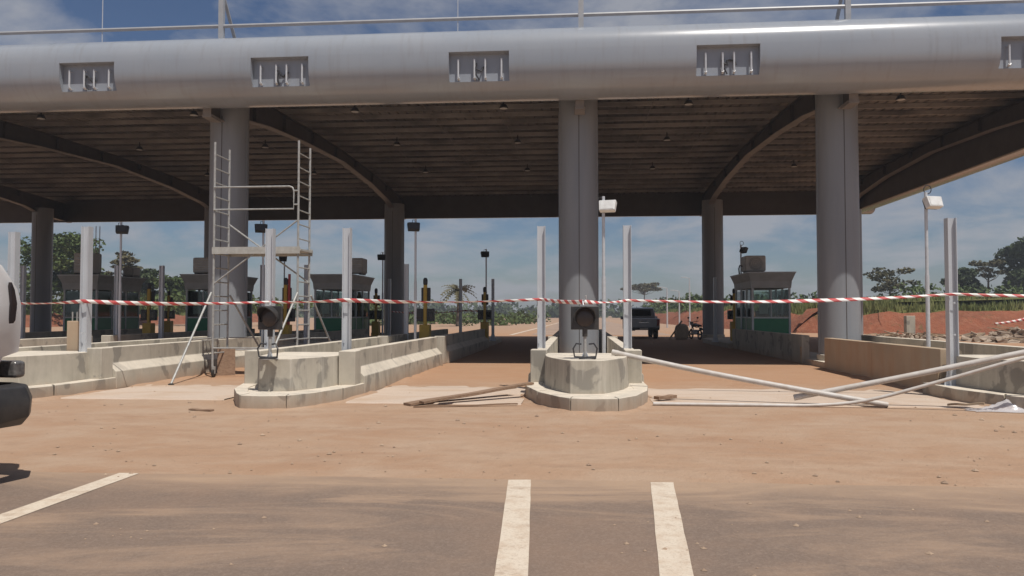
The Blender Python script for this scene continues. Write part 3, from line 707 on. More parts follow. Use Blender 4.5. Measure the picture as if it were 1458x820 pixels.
# ------------------------------------------------------------------ floodlight poles
def flood_pole(loc, h, label, yaw, box_mat='white_plastic', ring=False, tilt=-0.35, pole_mat='galvanised_pale', side=1):
    r = empty('floodlight_pole', loc, 0, label, 'floodlight', 'floodlights on thin poles')
    m = MB(); m.tube([(0,0,0),(0,0,h*.55)], .042, 10); m.tube([(0,0,h*.55),(0,0,h)], .033, 10); m.build('pole', pole_mat, r)
    m = MB(); m.box(-.12,.12,-.12,.12,0,.015); m.build('base_plate', pole_mat, r, smooth=0)
    hd = MB(); c = Vector((0, 0, 0)); hd.prism([(-.17,-.12), (.17,-.12), (.19,.12), (-.19,.12)], -.09, .05, axis='y'); 
    o = hd.build('lamp_head', box_mat, r, loc=(.09*side, -.10, h-.24), rot=(tilt, 0, yaw), bevel=.015)
    b = MB(); b.box(-.15,.15,.052,.09,-.10,.10); b.build('cooling_back', 'black_plastic', o, smooth=0)
    b = MB(); b.box(-.145,.145,-.097,-.0905,-.095,.1); b.build('lamp_glass', 'clear_lamp' if box_mat != 'white_plastic' else 'white_plastic', o, smooth=0)
    m = MB(); m.tube([(0,0,h-.1),(.05*side,.05,h-.1),(.09*side,-.04,h-.2)], .016, 6); m.build('bracket', 'black_plastic', r)
    m = MB()
    if ring: m.tube([(.04+.075*math.cos(a)*1.0, 0.01, h+.06+.09*math.sin(a)) for a in [2*math.pi*i/18 for i in range(18)]], .010, 6, closed=True)
    else: m.tube([(-.02,.02,h-.25),(-.11,.03,h-.16),(-.10,.03,h-.02),(-.02,.02,h-.03)], .010, 6)
    m.build('cable', 'cable', r)
    return r
flood_pole((0.57, 17.0, 0.16), 3.85, 'white floodlight on a thin pole right of the central column', -0.25)
flood_pole((7.30, 17.0, 0.16), 3.85, 'white floodlight with a cable ring on the pole at the right', 0.35, ring=True)
for x, y, h, lab in ((-4.82, 23.0, 4.14, 'dark floodlight on a tall pole right of the third rear column'), (-9.52, 23.0, 4.14, 'dark floodlight on a pole seen through the scaffold'),
                     (-14.06, 23.0, 4.14, 'dark floodlight on a pole at the far left opening'), (-4.05, 34.6, 4.2, 'small dark floodlight on a distant pole in the middle opening'),
                     (-13.74, 35.7, 4.14, 'small dark floodlight on a distant pole behind the scaffold platform'), (-8.9, 35.2, 4.14, 'small dark floodlight at the left edge of the third rear column'),
                     (6.95, 33.9, 4.25, 'small dark floodlight on a pole behind the right booth')):
    flood_pole((x, y, 0.16), h, lab, math.pi + (0.35 if x < 5 else -1.2), 'black_plastic', pole_mat='galvanised', ring=(x > 5), tilt=0.35, side=(1 if x < -14 or x > 5 else -.4))

# ------------------------------------------------------------------ traffic signals on the noses
def signal(loc, rz, label):
    r = empty('traffic_signal', loc, rz, label, 'traffic signal', 'single lamp signals on the noses')
    m = MB(); m.tube([(0,0,0),(0,0,.44)], .026, 8); m.build('pole', 'scaffold_steel', r)
    m = MB(); m.tube([(0,0,.36),(0,0,.5)], .042, 10); m.build('clamp', 'signal_black', r)
    m = MB(); m.box(-.09,.09,-.09,.09,0,.015); m.tube([(-.05,0,.015),(0,0,.16)], .012, 5); m.tube([(.05,0,.015),(0,0,.16)], .012, 5); m.build('foot', 'galvanised', r)
    m = MB(); m.box(-.225,.225,-.02,.02,.47,.85); h = m.build('backboard', 'signal_black', r, bevel=.012)
    m = MB(); m.lathe([(.16,.022),(.155,.12),(.11,.16)], 20, (0,0,.665), axis='y'); m.build('housing', 'signal_black', h)
    m = MB(); m.lathe([(.15,-.022),(.145,-.035),(.12,-.045),(.06,-.055)], 20, (0,0,.665), axis='y'); m.build('lens', 'signal_lens', h)
    m = MB(); n = 18; vs = []       # visor: open hood around the top of the lens
    for i in range(n+1):
        a = R(-25) + R(230)*i/n; ln = .05 + .15*max(0, math.sin(a))
        for rr in (.165, .178):
            for yy in (-.021, -.021-ln): vs.append((rr*math.cos(a), yy, .665 + rr*math.sin(a)))
    fs = []
    for i in range(n):
        o = 4*i
        fs += [(o,o+4,o+5,o+1), (o+2,o+3,o+7,o+6), (o+1,o+5,o+7,o+3)]
    m.add(vs, fs); m.build('visor', 'signal_black', h)
    m = MB(); m.tube([(-.02,.02,.86),(-.03,.05,.93),(.02,.03,.97),(.02,.02,1.02)], .012, 6); m.build('top_hook', 'galvanised_pale', r)
    m = MB()
    for s in (-1, 1):
        m.tube([(s*.02,-.03,.03),(s*.17,-.05,.04),(s*.19,-.06,.17),(s*.14,-.05,.25),(s*.06,-.03,.24)], .014, 6)
    m.tube([(-.10,-.12,.02),(.05,-.17,.03),(.16,-.1,.02),(.1,.05,.03)], .016, 6)
    m.build('cable_loops', 'cable', r)
    return r
signal((0.12, 12.62, .735), 0.05, 'square black signal with one round lamp on the central nose')
signal((-4.90, 12.15, .735), -0.25, 'black signal turned sideways on the nose by the scaffold')

# ------------------------------------------------------------------ toll booths and their air conditioners
def booth(key, y, label, front=1):
    r = empty('toll_booth', (key, y, .16), 0, label, 'booth', 'toll booths')
    w, l = .72, 1.6
    m = MB(); m.box(-w-.03, w+.03, -l-.03, l+.03, 0, .12); m.build('plinth', 'concrete', r, bevel=.01)
    # green lower panels, one for each bay
    for sx in (-1, 1):
        for (y0, y1) in ((-l+.04, -.55), (-.51, .5), (.54, l-.04)):
            m = MB(); m.box(sx*w - .02, sx*w + .02, y0, y1, .12, 1.12); m.build('lower_panel', 'green_panel' , r, bevel=.006)
            m = MB(); m.box(sx*w - .005, sx*w + .005, y0, y1, 1.18, 2.28); m.build('window_pane', 'glass', r, smooth=0)
    for sy in (-1, 1):
        m = MB(); m.box(-w+.04, w-.04, sy*l - .02, sy*l + .02, .12, 1.12); m.build('lower_panel', 'green_panel', r, bevel=.006)
        for x0, x1 in ((-w+.04, -.02), (.02, w-.04)):
            m = MB(); m.box(x0, x1, sy*l - .005, sy*l + .005, 1.18, 2.28); m.build('window_pane', 'glass', r, smooth=0)
        m = MB(); m.box(-.019, .019, sy*l - .03, sy*l + .03, 1.18, 2.28); m.build('mullion', 'booth_trim', r, smooth=0)
    for sx in (-1, 1):
        for yy in (-l, -.53, .52, l):
            m = MB(); m.box(sx*w-.038, sx*w+.038, yy-.038, yy+.038, .12, 2.34); m.build('frame_post', 'booth_trim', r, smooth=0)
    m = MB()
    m.box(-w-.03, w+.03, -l-.035, -l+.035, 1.121, 1.179); m.box(-w-.03, w+.03, l-.035, l+.035, 1.121, 1.179)
    m.box(-w-.034, -w+.034, -l+.04, l-.04, 1.122, 1.178); m.box(w-.034, w+.034, -l+.04, l-.04, 1.122, 1.178); m.build('sill', 'booth_trim', r, smooth=0)
    # flared fascia and flat roof
    m = MB(); lo = [(-w-.06,-l-.06),(w+.06,-l-.06),(w+.06,l+.06),(-w-.06,l+.06)]; hi = [(-w-.20,-l-.22),(w+.20,-l-.22),(w+.20,l+.22),(-w-.20,l+.22)]
    mid = [(p[0]*1.03, p[1]*1.02) for p in lo]
    m.prism(lo, 2.34, 2.62, top=mid); m.prism([(p[0]*1.0005, p[1]*1.0005) for p in mid], 2.62, 2.93, top=hi)
    ro = m.build('roof', 'booth_grey', r, smooth=60)
    m = MB(); m.box(-w-.22, w+.22, -l-.24, l+.24, 2.932, 2.98); m.build('roof_edge', 'booth_trim', ro, bevel=.01)
    # counter, seat back and papers inside
    m = MB(); m.box(-.6, .6, -1.3, -.8, 1.0, 1.05); m.box(-.5, .0, -1.1, -1.05, 1.05, 1.42); m.build('counter', 'black_plastic', r)
    m = MB(); m.tbox((0.1, 0.1, 1.2), (.24, .05, .38), (.1, 0, .3)); m.build('seat_back', 'seat_black', r, bevel=.03)
    m = MB(); m.box(-.45, -.12, -l+.012, -l+.016, 1.3, 1.72); m.build('notice', 'paper', r, smooth=0)
    m = MB(); m.box(w-.016, w-.012, -.45, .1, 1.3, 2.1); m.build('blind', 'paper', r, smooth=0)
    return r
def ac_unit(loc, label, slats=False, w=.42, h=.72, d=.4):
    r = empty('air_conditioner', loc, 0, label, 'air conditioner', 'air conditioners on the booths')
    m = MB(); m.box(-w, w, -d, d, .06, h); b = m.build('casing', 'ac_grey', r, bevel=.06)
    for s in (-1, 1):
        m = MB(); m.box(s*w*.7-.05, s*w*.7+.05, -d, d, 0, .06); m.build('foot_rail', 'black_plastic', r, smooth=0)
    if slats:
        for i in range(6):
            m = MB(); z = .14 + i*(h-.24)/5.0; m.tbox((0, -d-.008, z), (w*.88, .006, .030), (.5, 0, 0)); m.build('louvre', 'booth_trim', b, smooth=0)
    else:
        m = MB()
        for rr in (.07, .14, .21, .26): m.tube([(rr*math.cos(a), -d-.02, h*.53+rr*math.sin(a)) for a in [2*math.pi*i/20 for i in range(20)]], .006, 5, closed=True)
        m.build('fan_grille', 'black_plastic', b)
    m = MB(); m.tube([(-w-.01,.1,.3),(-w-.12,.12,.34),(-w-.16,.12,.2),(-w-.14,.12,-.02)], .03, 6); m.build('pipe', 'black_plastic', r)
    return r
booth(7.72, 33.6, 'toll booth with green lower panels on the right island'); ac_unit((7.36, 33.4, 3.16), 'rounded air conditioner on the roof of the right booth')
booth(-10.35, 33.9, 'dim toll booth with green panels left of the third rear column'); ac_unit((-9.65, 33.4, 3.16), 'air conditioner on the booth left of the third rear column', slats=True)
booth(-15.75, 33.4, 'dim toll booth behind the left scaffold ladder'); ac_unit((-15.95, 32.6, 3.16), 'louvred air conditioner on the booth behind the left ladder', slats=True, w=.5)
booth(-21.2, 33.4, 'dim toll booth at the far left beside the tree'); ac_unit((-21.3, 32.4, 3.16), 'tall louvred air conditioner on the far left booth', slats=True, w=.4, h=.95)
ac_unit((-20.6, 34.6, 3.16), 'small fan unit at the back of the far left booth roof', w=.25, h=.45, d=.3)

# ------------------------------------------------------------------ yellow and black gate machines
def gate(x, y, label, s=1.0, rz=0.0, barred=False):
    r = empty('gate_machine', (x, y, .16), rz, label, 'gate machine', 'yellow and black gate machines')
    m = MB(); m.box(-.17*s,.17*s,-.17,.17,0,.95); m.build('cabinet', 'yellow_paint', r, bevel=.02)
    m = MB(); m.box(-.15*s,.15*s,-.176,-.171,.1,.8); m.build('cabinet_door', 'yellow_paint', r, bevel=.002)
    m = MB(); m.box(-.055,.055,-.055,.055,.95,2.25); m.build('mast', 'yellow_paint', r, bevel=.008)
    for sx in (-1, 1):
        m = MB(); m.box(sx*.18-.12, sx*.18+.12, -.08, .10, 1.05, 1.47); b = m.build('reader_box', 'black_plastic', r, bevel=.02)
        m = MB(); m.box(sx*.18-.08, sx*.18+.08, -.088, -.081, 1.15, 1.38); m.build('screen', 'car_glass', b, smooth=0)
    m = MB(); m.box(-.15, .15, .06, .16, 1.70, 2.16); m.build('lamp_board', 'black_plastic', r, bevel=.02)
    m = MB(); m.lathe([(.06, 2.25), (.075, 2.29), (.075, 2.42), (.04, 2.48)], 10); m.build('beacon', 'black_plastic', r)
    if barred:
        m = MB(); m.tube([(.1,.0,.9),(.12,.0,2.6)], .045, 8); m.build('raised_arm', 'red_paint', r)
    return r
gate(-4.95, 25.2, 'yellow gate machine with black boxes right of the third rear column')
gate(-9.49, 24.8, 'yellow gate machine with a raised red arm seen through the scaffold', barred=True)
gate(-16.2, 28.4, 'yellow gate machine between the two far left booths')
gate(-20.9, 38.5, 'farther yellow gate machine beside the green booth at the left')
gate(-9.23, 35.3, 'distant black and yellow gate machine left of the third rear column')
gate(-4.02, 33.8, 'distant gate machine in the middle opening by the palm')
gate(7.25, 37.0, 'yellow gate machine tucked behind the right rear column')

# ------------------------------------------------------------------ scaffold tower
def scaffold():
    r = empty('scaffold_tower', (-7.38, 17.78, 0), 0, 'tall galvanised mobile scaffold tower with ladder frames and a platform', 'scaffold')
    XLf, XRf, Yf, Yr, Ht = -1.0, 1.0, -.38, .38, 5.45
    for X in (XLf, XRf):
        fr = MB()
        for Y in (Yf, Yr): fr.tube([(X, Y, .24), (X, Y, Ht - (0.0 if Y < 0 else .02))], .026, 8)
        f = fr.build('ladder_frame', 'scaffold_steel', r)
        z = .55
        while z < Ht - .1:
            q = MB(); q.tube([(X, Yf, z), (X, Yr, z)], .016, 6); q.build('rung', 'scaffold_steel', f); z += .33
        for Y in (Yf, Yr):
            c = MB(); c.lathe([(.085, -.022), (.095, -.018), (.095, .018), (.085, .022)], 14, (X+.03, Y, .095), axis='x'); w = c.build('caster_wheel', 'rubber', r)
            c = MB(); c.box(X-.005, X+.065, Y-.03, Y+.03, .17, .25); c.box(X-.004, X+.002, Y-.025, Y+.025, .08, .17); c.box(X+.058, X+.064, Y-.025, Y+.025, .08, .17); c.build('caster_fork', 'scaffold_steel', w, smooth=0)
    m = MB(); m.box(XLf-.02, XRf+.08, Yf-.03, Yr+.03, 2.91, 2.95); pl = m.build('platform', 'scaffold_deck', r, smooth=0)
    m = MB(); m.box(XLf-.02, XRf+.06, Yf-.06, Yf-.031, 2.84, 3.0); m.build('toe_board', 'scaffold_deck', pl, smooth=0)
    m = MB(); m.box(XLf-.02, XRf+.06, Yr+.031, Yr+.06, 2.84, 3.0); m.build('toe_board', 'scaffold_deck', pl, smooth=0)
    for Y in (Yf-.03,):
        m = MB(); a, b = XLf+.1, XRf-.10; z0, z1 = 3.87, 4.39
        m.tube([(a-.1,Y,z0),(b,Y,z0),(b,Y,z1-.1),(b-.03,Y,z1-.03),(b-.1,Y,z1),(a-.1,Y,z1)], .019, 7)
        m.tube([(b, Y, z0+.1),(XRf, Y, z0+.1)], .016, 6); m.tube([(b, Y, z1-.1),(XRf, Y, z1-.1)], .016, 6)
        m.build('guard_rail', 'scaffold_steel', r)
    for (p, q, nm) in (((XLf, Yr, 3.62), (XRf, Yr, 2.2), 0), ((XRf, Yf, 3.62), (XLf, Yf, 2.15), 0), ((XLf, Yf, .67), (XRf, Yf, .67), 0), ((XLf, Yr, .60), (XRf, Yr, .60), 0)):
        m = MB(); m.tube([p, q], .019, 7); m.build('brace', 'scaffold_steel', r)
    for (p, q) in (((XLf-.05, Yf, 1.95), (-.95, -2.3, .02)), ((XRf, Yf, 1.95), (.83, -2.1, .02)), ((XLf+.05, Yr, 1.9), (-.45, 1.8, .02)), ((XRf+.05, Yr, 1.9), (1.35, 1.9, .02))):
        m = MB(); m.tube([p, q], .024, 8); o = m.build('outrigger', 'scaffold_steel', r)
        m = MB(); m.lathe([(.06, 0.0), (.06, .02), (.03, .035)], 10, (q[0], q[1], 0)); m.build('rubber_foot', 'rubber', o)
        m = MB(); mid = Vector(p).lerp(Vector(q), .55); m.tube([mid, (p[0], p[1], mid.z + .02)], .014, 6); m.build('strut', 'scaffold_steel', o)
scaffold()
def carton(loc, rz, s, label):
    r = empty('carton', loc, rz, label, 'carton')
    m = MB(); m.box(-s[0], s[0], -s[1], s[1], 0, s[2]); m.build('box', 'cardboard', r, bevel=.008)
    m = MB(); m.box(-.03, .03, -s[1]-.002, s[1]+.002, s[2]+.001, s[2]+.003); m.build('seal_tape', 'pipe_plastic', r, smooth=0)
    m = MB(); m.tbox((-s[0]*.5, -s[1]-.04, s[2]+.01), (s[0]*.5, .07, .004), (.3,0,0)); m.build('flap', 'cardboard', r, smooth=0)
carton((-8.05, 19.0, 0), .3, (.19, .2, .42), 'brown carton on the lane floor behind the scaffold casters')
m = MB(); m.box(-.2, .2, -.012, .012, 0, .66)
tag(m.build('plywood_board', 'wood', loc=(-8.30, 17.95, .0), rot=(-.12, 0, .5)), 'upright brown board leaning inside the scaffold foot', 'board')

# ------------------------------------------------------------------ warning tapes
def tape(pts, label, w=.10, sag=0.03, seed=1, twist=0.6):
    r = random.Random(seed); m = MB(); vs = []; uv = []; dist = 0; prev = None; fs = []; n = 0
    for i in range(len(pts)-1):
        p, q = Vector(pts[i]), Vector(pts[i+1]); k = max(8, int((q-p).length/.12)); tw = r.uniform(-twist, twist)
        for j in range(k + (1 if i == len(pts)-2 else 0)):
            t = j/k; c = p.lerp(q, t); c.z -= sag*4*t*(1-t)*(q-p).length/4
            if prev is not None: dist += (c-prev).length
            prev = c.copy(); a = tw*math.sin(math.pi*t) + .16*math.sin(dist*2.3+seed) 
            ww = w*(0.80 + .2*math.sin(dist*1.3+seed*2))
            d = Vector((0, math.sin(a), math.cos(a)))*ww/2
            vs += [c-d, c+d]; uv += [(dist, 0), (dist, 1)]
            if n: fs.append((2*n-2, 2*n, 2*n+1, 2*n-1))
            n += 1
    m.add(vs, fs); o = m.build('warning_tape', 'warning_tape', smooth=60)
    ul = o.data.uv_layers.new(name='UVMap')
    for li, lp in enumerate(o.data.loops): ul.data[li].uv = uv[lp.vertex_index]
    s_ = o.modifiers.new('thickness', 'SOLIDIFY'); s_.thickness = .0015
    return tag(o, label, 'warning tape')
yp = 14.74
tape([(-13.2, 15.2, 1.68), (-11.45, 14.9, 1.68), (-9.36, 14.09, 1.70), (-6.0, yp, 1.69), (-4.46, yp, 1.725), (-0.68, yp, 1.735), (0.12, 13.3, 1.66), (0.94, yp, 1.71), (6.5, 14.09, 1.80), (11.5, 13.6, 1.83)],
     'long red and white warning tape strung across all the front posts', w=.078, sag=.05, seed=4, twist=1.25)
tape([(-7.2, 30, 1.55), (-5.3, 36.4, 1.62), (-3.95, 36.4, 1.60)], 'thin far warning tape in the shade behind the yellow gate machine', w=.07, sag=.05, seed=9)
tape([(21.4, 42.2, .95), (23.2, 42.0, 1.3), (26.5, 42.5, 2.0)], 'loose warning tape rising over the rubble heap', w=.16, sag=.10, seed=12)

# ------------------------------------------------------------------ loose pipes, boards, plastic sheet
def bent_pipe(name, pts, rad, label, cat, mat='pipe_plastic', n=12, group=None):
    r = empty(name, pts[0], 0, label, cat, group); o = Vector(pts[0])
    m = MB(); P_ = [Vector(p)-o for p in pts]; dense = []
    for i in range(len(P_)-1):
        for j in range(6):
            t = j/6; p0 = P_[max(i-1,0)]; p1 = P_[i]; p2 = P_[i+1]; p3 = P_[min(i+2, len(P_)-1)]
            dense.append(0.5*((2*p1) + (-p0+p2)*t + (2*p0-5*p1+4*p2-p3)*t*t + (-p0+3*p1-3*p2+p3)*t**3))
    dense.append(P_[-1]); m.tube(dense, rad, n, caps=False); m.build('pipe_wall', mat, r)
    m = MB(); d = (dense[1]-dense[0]).normalized(); m.tube([dense[0]-d*.004, dense[0]+d*.12], rad*1.09, n, caps=False); m.build('socket', mat, r)
    for k, e in ((0, 1), (-1, -1)):
        d = (dense[1]-dense[0]).normalized() if k == 0 else (dense[-2]-dense[-1]).normalized()
        m = MB(); m.tube([dense[k]+d*.05, dense[k]+d*.052], rad*.97, n); m.build('bore', 'black_plastic', r)
bent_pipe('plastic_pipe', [(0.60, 13.6, .80), (2.0, 13.25, .515), (3.4, 12.95, .27), (4.80, 12.62, .045)], .045, 'grey pipe leaning from the central nose down to the ground', 'pipe', group='loose pipes')
bent_pipe('plastic_pipe', [(3.48, 12.98, .11), (5.0, 12.7, .46), (6.60, 12.30, .87), (8.2, 11.95, 1.26)], .045, 'thicker pale pipe rising to the right over the island nose', 'pipe', group='loose pipes')
bent_pipe('plastic_pipe', [(1.20, 12.62, .028), (2.6, 12.60, .028), (3.7, 12.62, .030), (4.5, 12.55, .13), (5.5, 12.30, .46), (6.5, 12.0, .82), (8.0, 11.6, 1.3)], .028, 'thin flexible white conduit curving from the ground up to the right', 'pipe', group='loose pipes')
def plank(p, q, w, t, label, roll=0.0, mat='wood', extra=0):
    p, q = Vector(p), Vector(q); d = q-p; L = d.length; r = random.Random(int(L*1000))
    m = MB(); n = 10; vs = []
    for i in range(n+1):
        x = L*i/n; e = r.uniform(-.004, .004); wv = .006*math.sin(i*.9)
        vs += [(x, -w/2+e, wv), (x, w/2+e, wv), (x, w/2+e, wv+t), (x, -w/2+e, wv+t)]
    m.add(vs, [(4*i+j, 4*i+4+j, 4*i+4+(j+1) % 4, 4*i+(j+1) % 4)[::-1] for i in range(n) for j in range(4)] + [(0,1,2,3), (4*n+3,4*n+2,4*n+1,4*n)])
    o = m.build('timber_plank', mat, loc=p); o.rotation_mode = 'QUATERNION'
    o.rotation_quaternion = d.to_track_quat('X', 'Z') @ Vector((1,0,0)).rotation_difference(Vector((1,0,0)))
    return tag(o, label, 'plank', 'weathered planks on the ground')
plank((-2.70, 12.28, .005), (-1.15, 13.9, .14), .20, .035, 'weathered brown plank resting left of the central nose, upper one')
plank((-2.45, 12.22, .045), (-0.80, 13.62, .235), .15, .035, 'weathered brown plank with its end on the central kerb')
plank((-2.55, 12.05, .004), (-0.95, 12.42, .02), .05, .02, 'thin batten lying flat before the planks')
plank((-5.85, 11.45, .004), (-5.45, 11.33, .004), .09, .02, 'short stick on the sand left of the second nose')
plank((5.75, 12.75, .03), (6.15, 12.45, .08), .06, .03, 'short timber offcut by the plastic sheet', mat='wood_pale')
plank((1.30, 13.15, .04), (1.62, 13.35, .05), .14, .05, 'small broken board beside the central kerb')
def plastic_sheet():
    m = MB(); nx, ny = 26, 14; vs = []; r = random.Random(2)
    for j in range(ny+1):
        for i in range(nx+1):
            u, v = i/nx, j/ny; x = 5.85 + 0.95*u + .05*math.sin(v*9); y = 12.12 + .42*v + .05*math.sin(u*7)
            e = min(u, 1-u, v, 1-v)*3; e = min(1, e)
            h = .012 + e*(.05*abs(mnoise.noise((u*5, v*4, 1.3))) + .16*max(0, 1-abs(u-.62)*4)*max(0, 1-abs(v-.6)*2.2) + .05*abs(mnoise.noise((u*13, v*11, 5))))
            vs.append((x, y, h))
    m.add(vs, [(j*(nx+1)+i, j*(nx+1)+i+1, (j+1)*(nx+1)+i+1, (j+1)*(nx+1)+i) for j in range(ny) for i in range(nx)])
    tag(m.build('plastic_sheet', 'clear_plastic', smooth=40), 'crumpled translucent plastic sheet on the sand at the right kerb', 'plastic sheet')
plastic_sheet()

# ------------------------------------------------------------------ pebbles and clods strewn on the sand
def pebbles():
    r = random.Random(5); m = MB()
    base = [(1,0,0),(-1,0,0),(0,1,0),(0,-1,0),(0,0,1),(0,0,-.5)]; F = [(0,2,4),(2,1,4),(1,3,4),(3,0,4),(2,0,5),(1,2,5),(3,1,5),(0,3,5)]
    for i in range(2600):
        y = 3.2 + 12*r.random()**1.4; x = r.uniform(-.75*y-1, .75*y+1); s = r.choice((.004, .005, .006, .006, .008, .008, .010, .014, .02, .034))*r.uniform(.6, 1.3)
        if mnoise.noise((x*.7, y*.9, 4.0)) + .35*mnoise.noise((x*2.5, y*2.5, 1)) < r.uniform(-.25, .35): continue
        if y < 6.9: s *= .6
        a = r.uniform(0, 6.28); ca, sa = math.cos(a)*s, math.sin(a)*s
        m.add([(x + v[0]*ca*r.uniform(.7,1.4) - v[1]*sa, y + v[0]*sa + v[1]*ca*r.uniform(.6,1.2), .006 + v[2]*s*.6) for v in base], F)
    o = m.build('gravel', 'pebble', smooth=0); tag(o, 'small stones and clods scattered on the sand', 'gravel', kind='stuff')
pebbles()

def drift(path, label_seed, w=.28, h=.07):
    r = random.Random(label_seed); m = MB(); pts = []
    for i in range(len(path)-1):
        p, q = Vector(path[i]), Vector(path[i+1]); k = max(2, int((q-p).length/.12))
        pts += [p.lerp(q, j/k) for j in range(k)]
    pts.append(Vector(path[-1])); n = len(pts); vs = []
    for i, p in enumerate(pts):
        a = pts[max(i-1,0)]; b = pts[min(i+1,n-1)]; t = (b-a).normalized(); nr = Vector((t.y, -t.x))
        f = .35 + .9*abs(mnoise.noise((p.x*.9+label_seed, p.y*.9, 2.2))) + .25*mnoise.noise((p.x*4, p.y*4, 1)); e = min(1, i/4, (n-1-i)/4)
        hh = h*max(.12, f)*e; ww = w*max(.3, f)*1.2
        for o, z in ((-.04, hh*1.05), (.02, hh), (ww*.3, hh*.62), (ww*.65, hh*.22), (ww, -.006)):
            q = p + nr*o; vs.append((q.x, q.y, z + (.006*mnoise.noise((q.x*9, q.y*9, 0)) if z > 0 else 0)))
    m.add(vs, [(5*i+j, 5*i+5+j, 5*i+6+j, 5*i+1+j)[::-1] for i in range(n-1) for j in range(4)])
    tag(m.build('sand_drift', 'sand', smooth=60), kind='structure')
for k_ in 'MBAR':
    a_ = AX[k_]; drift([(a_-1.06, 14.6), (a_-1.06, 13.5), (a_-.8, 12.55), (a_-.42, 11.8), (a_-.26, 11.57), (a_+.1, 11.5), (a_+.46, 11.56), (a_+.74, 12.05), (a_+.97, 12.85), (a_+1.06, 13.7), (a_+1.06, 14.6)], ord(k_), .22, .05)
for x_, sg in ((-8.91, 1), (-3.79, 1), (1.23, 1), (-5.95, -1), (-0.93, -1), (6.47, -1)):
    drift([(x_, 14.9), (x_, 21.8)] if sg > 0 else [(x_, 21.8), (x_, 14.9)], int(x_*10) & 255, .25, .06)
# ------------------------------------------------------------------ vehicles
def wheel(parent, loc, rad, wid, name='wheel'):
    w = empty(name, loc); w.parent = parent
    m = MB(); m.lathe([(rad*.62,-wid/2),(rad*.93,-wid/2),(rad,-wid*.36),(rad,wid*.36),(rad*.93,wid/2),(rad*.62,wid/2)], 28, axis='x'); m.build('tyre', 'rubber', w)
    m = MB(); m.lathe([(rad*.60,-wid*.40),(rad*.62,-wid*.44),(rad*.30,-wid*.25),(rad*.12,-wid*.3),(rad*.12,wid*.3),(rad*.30,wid*.25),(rad*.62,wid*.44),(rad*.60,wid*.40)], 20, axis='x'); m.build('rim', 'rim', w)
    return w
def shell(prof, x0, x1, tuck=None, mi=0):
    """loft of a side profile (y,z) across the width with rounded shoulders; tuck(z) narrows it"""
    m = MB(); n = len(prof); xs = [(-1, .965), (-.97, .99), (-.9, 1), (0, 1), (.9, 1), (.97, .99), (1, .965)]
    cy = sum(p[0] for p in prof)/n; cz = sum(p[1] for p in prof)/n; hw = (x1-x0)/2; cx = (x0+x1)/2
    vs = []
    for k, s in xs:
        for y, z in prof:
            t = tuck(z) if tuck else 1.0
            vs.append((cx + k*hw*t, cy + (y-cy)*s, cz + (z-cz)*(s if s == 1 else (1+s)/2)))
    fs = [(i*n+j, i*n+(j+1) % n, (i+1)*n+(j+1) % n, (i+1)*n+j) for i in range(len(xs)-1) for j in range(n)]
    fs += [tuple(range(n))[::-1], tuple(range((len(xs)-1)*n, len(xs)*n))]
    m.add(vs, fs); return m
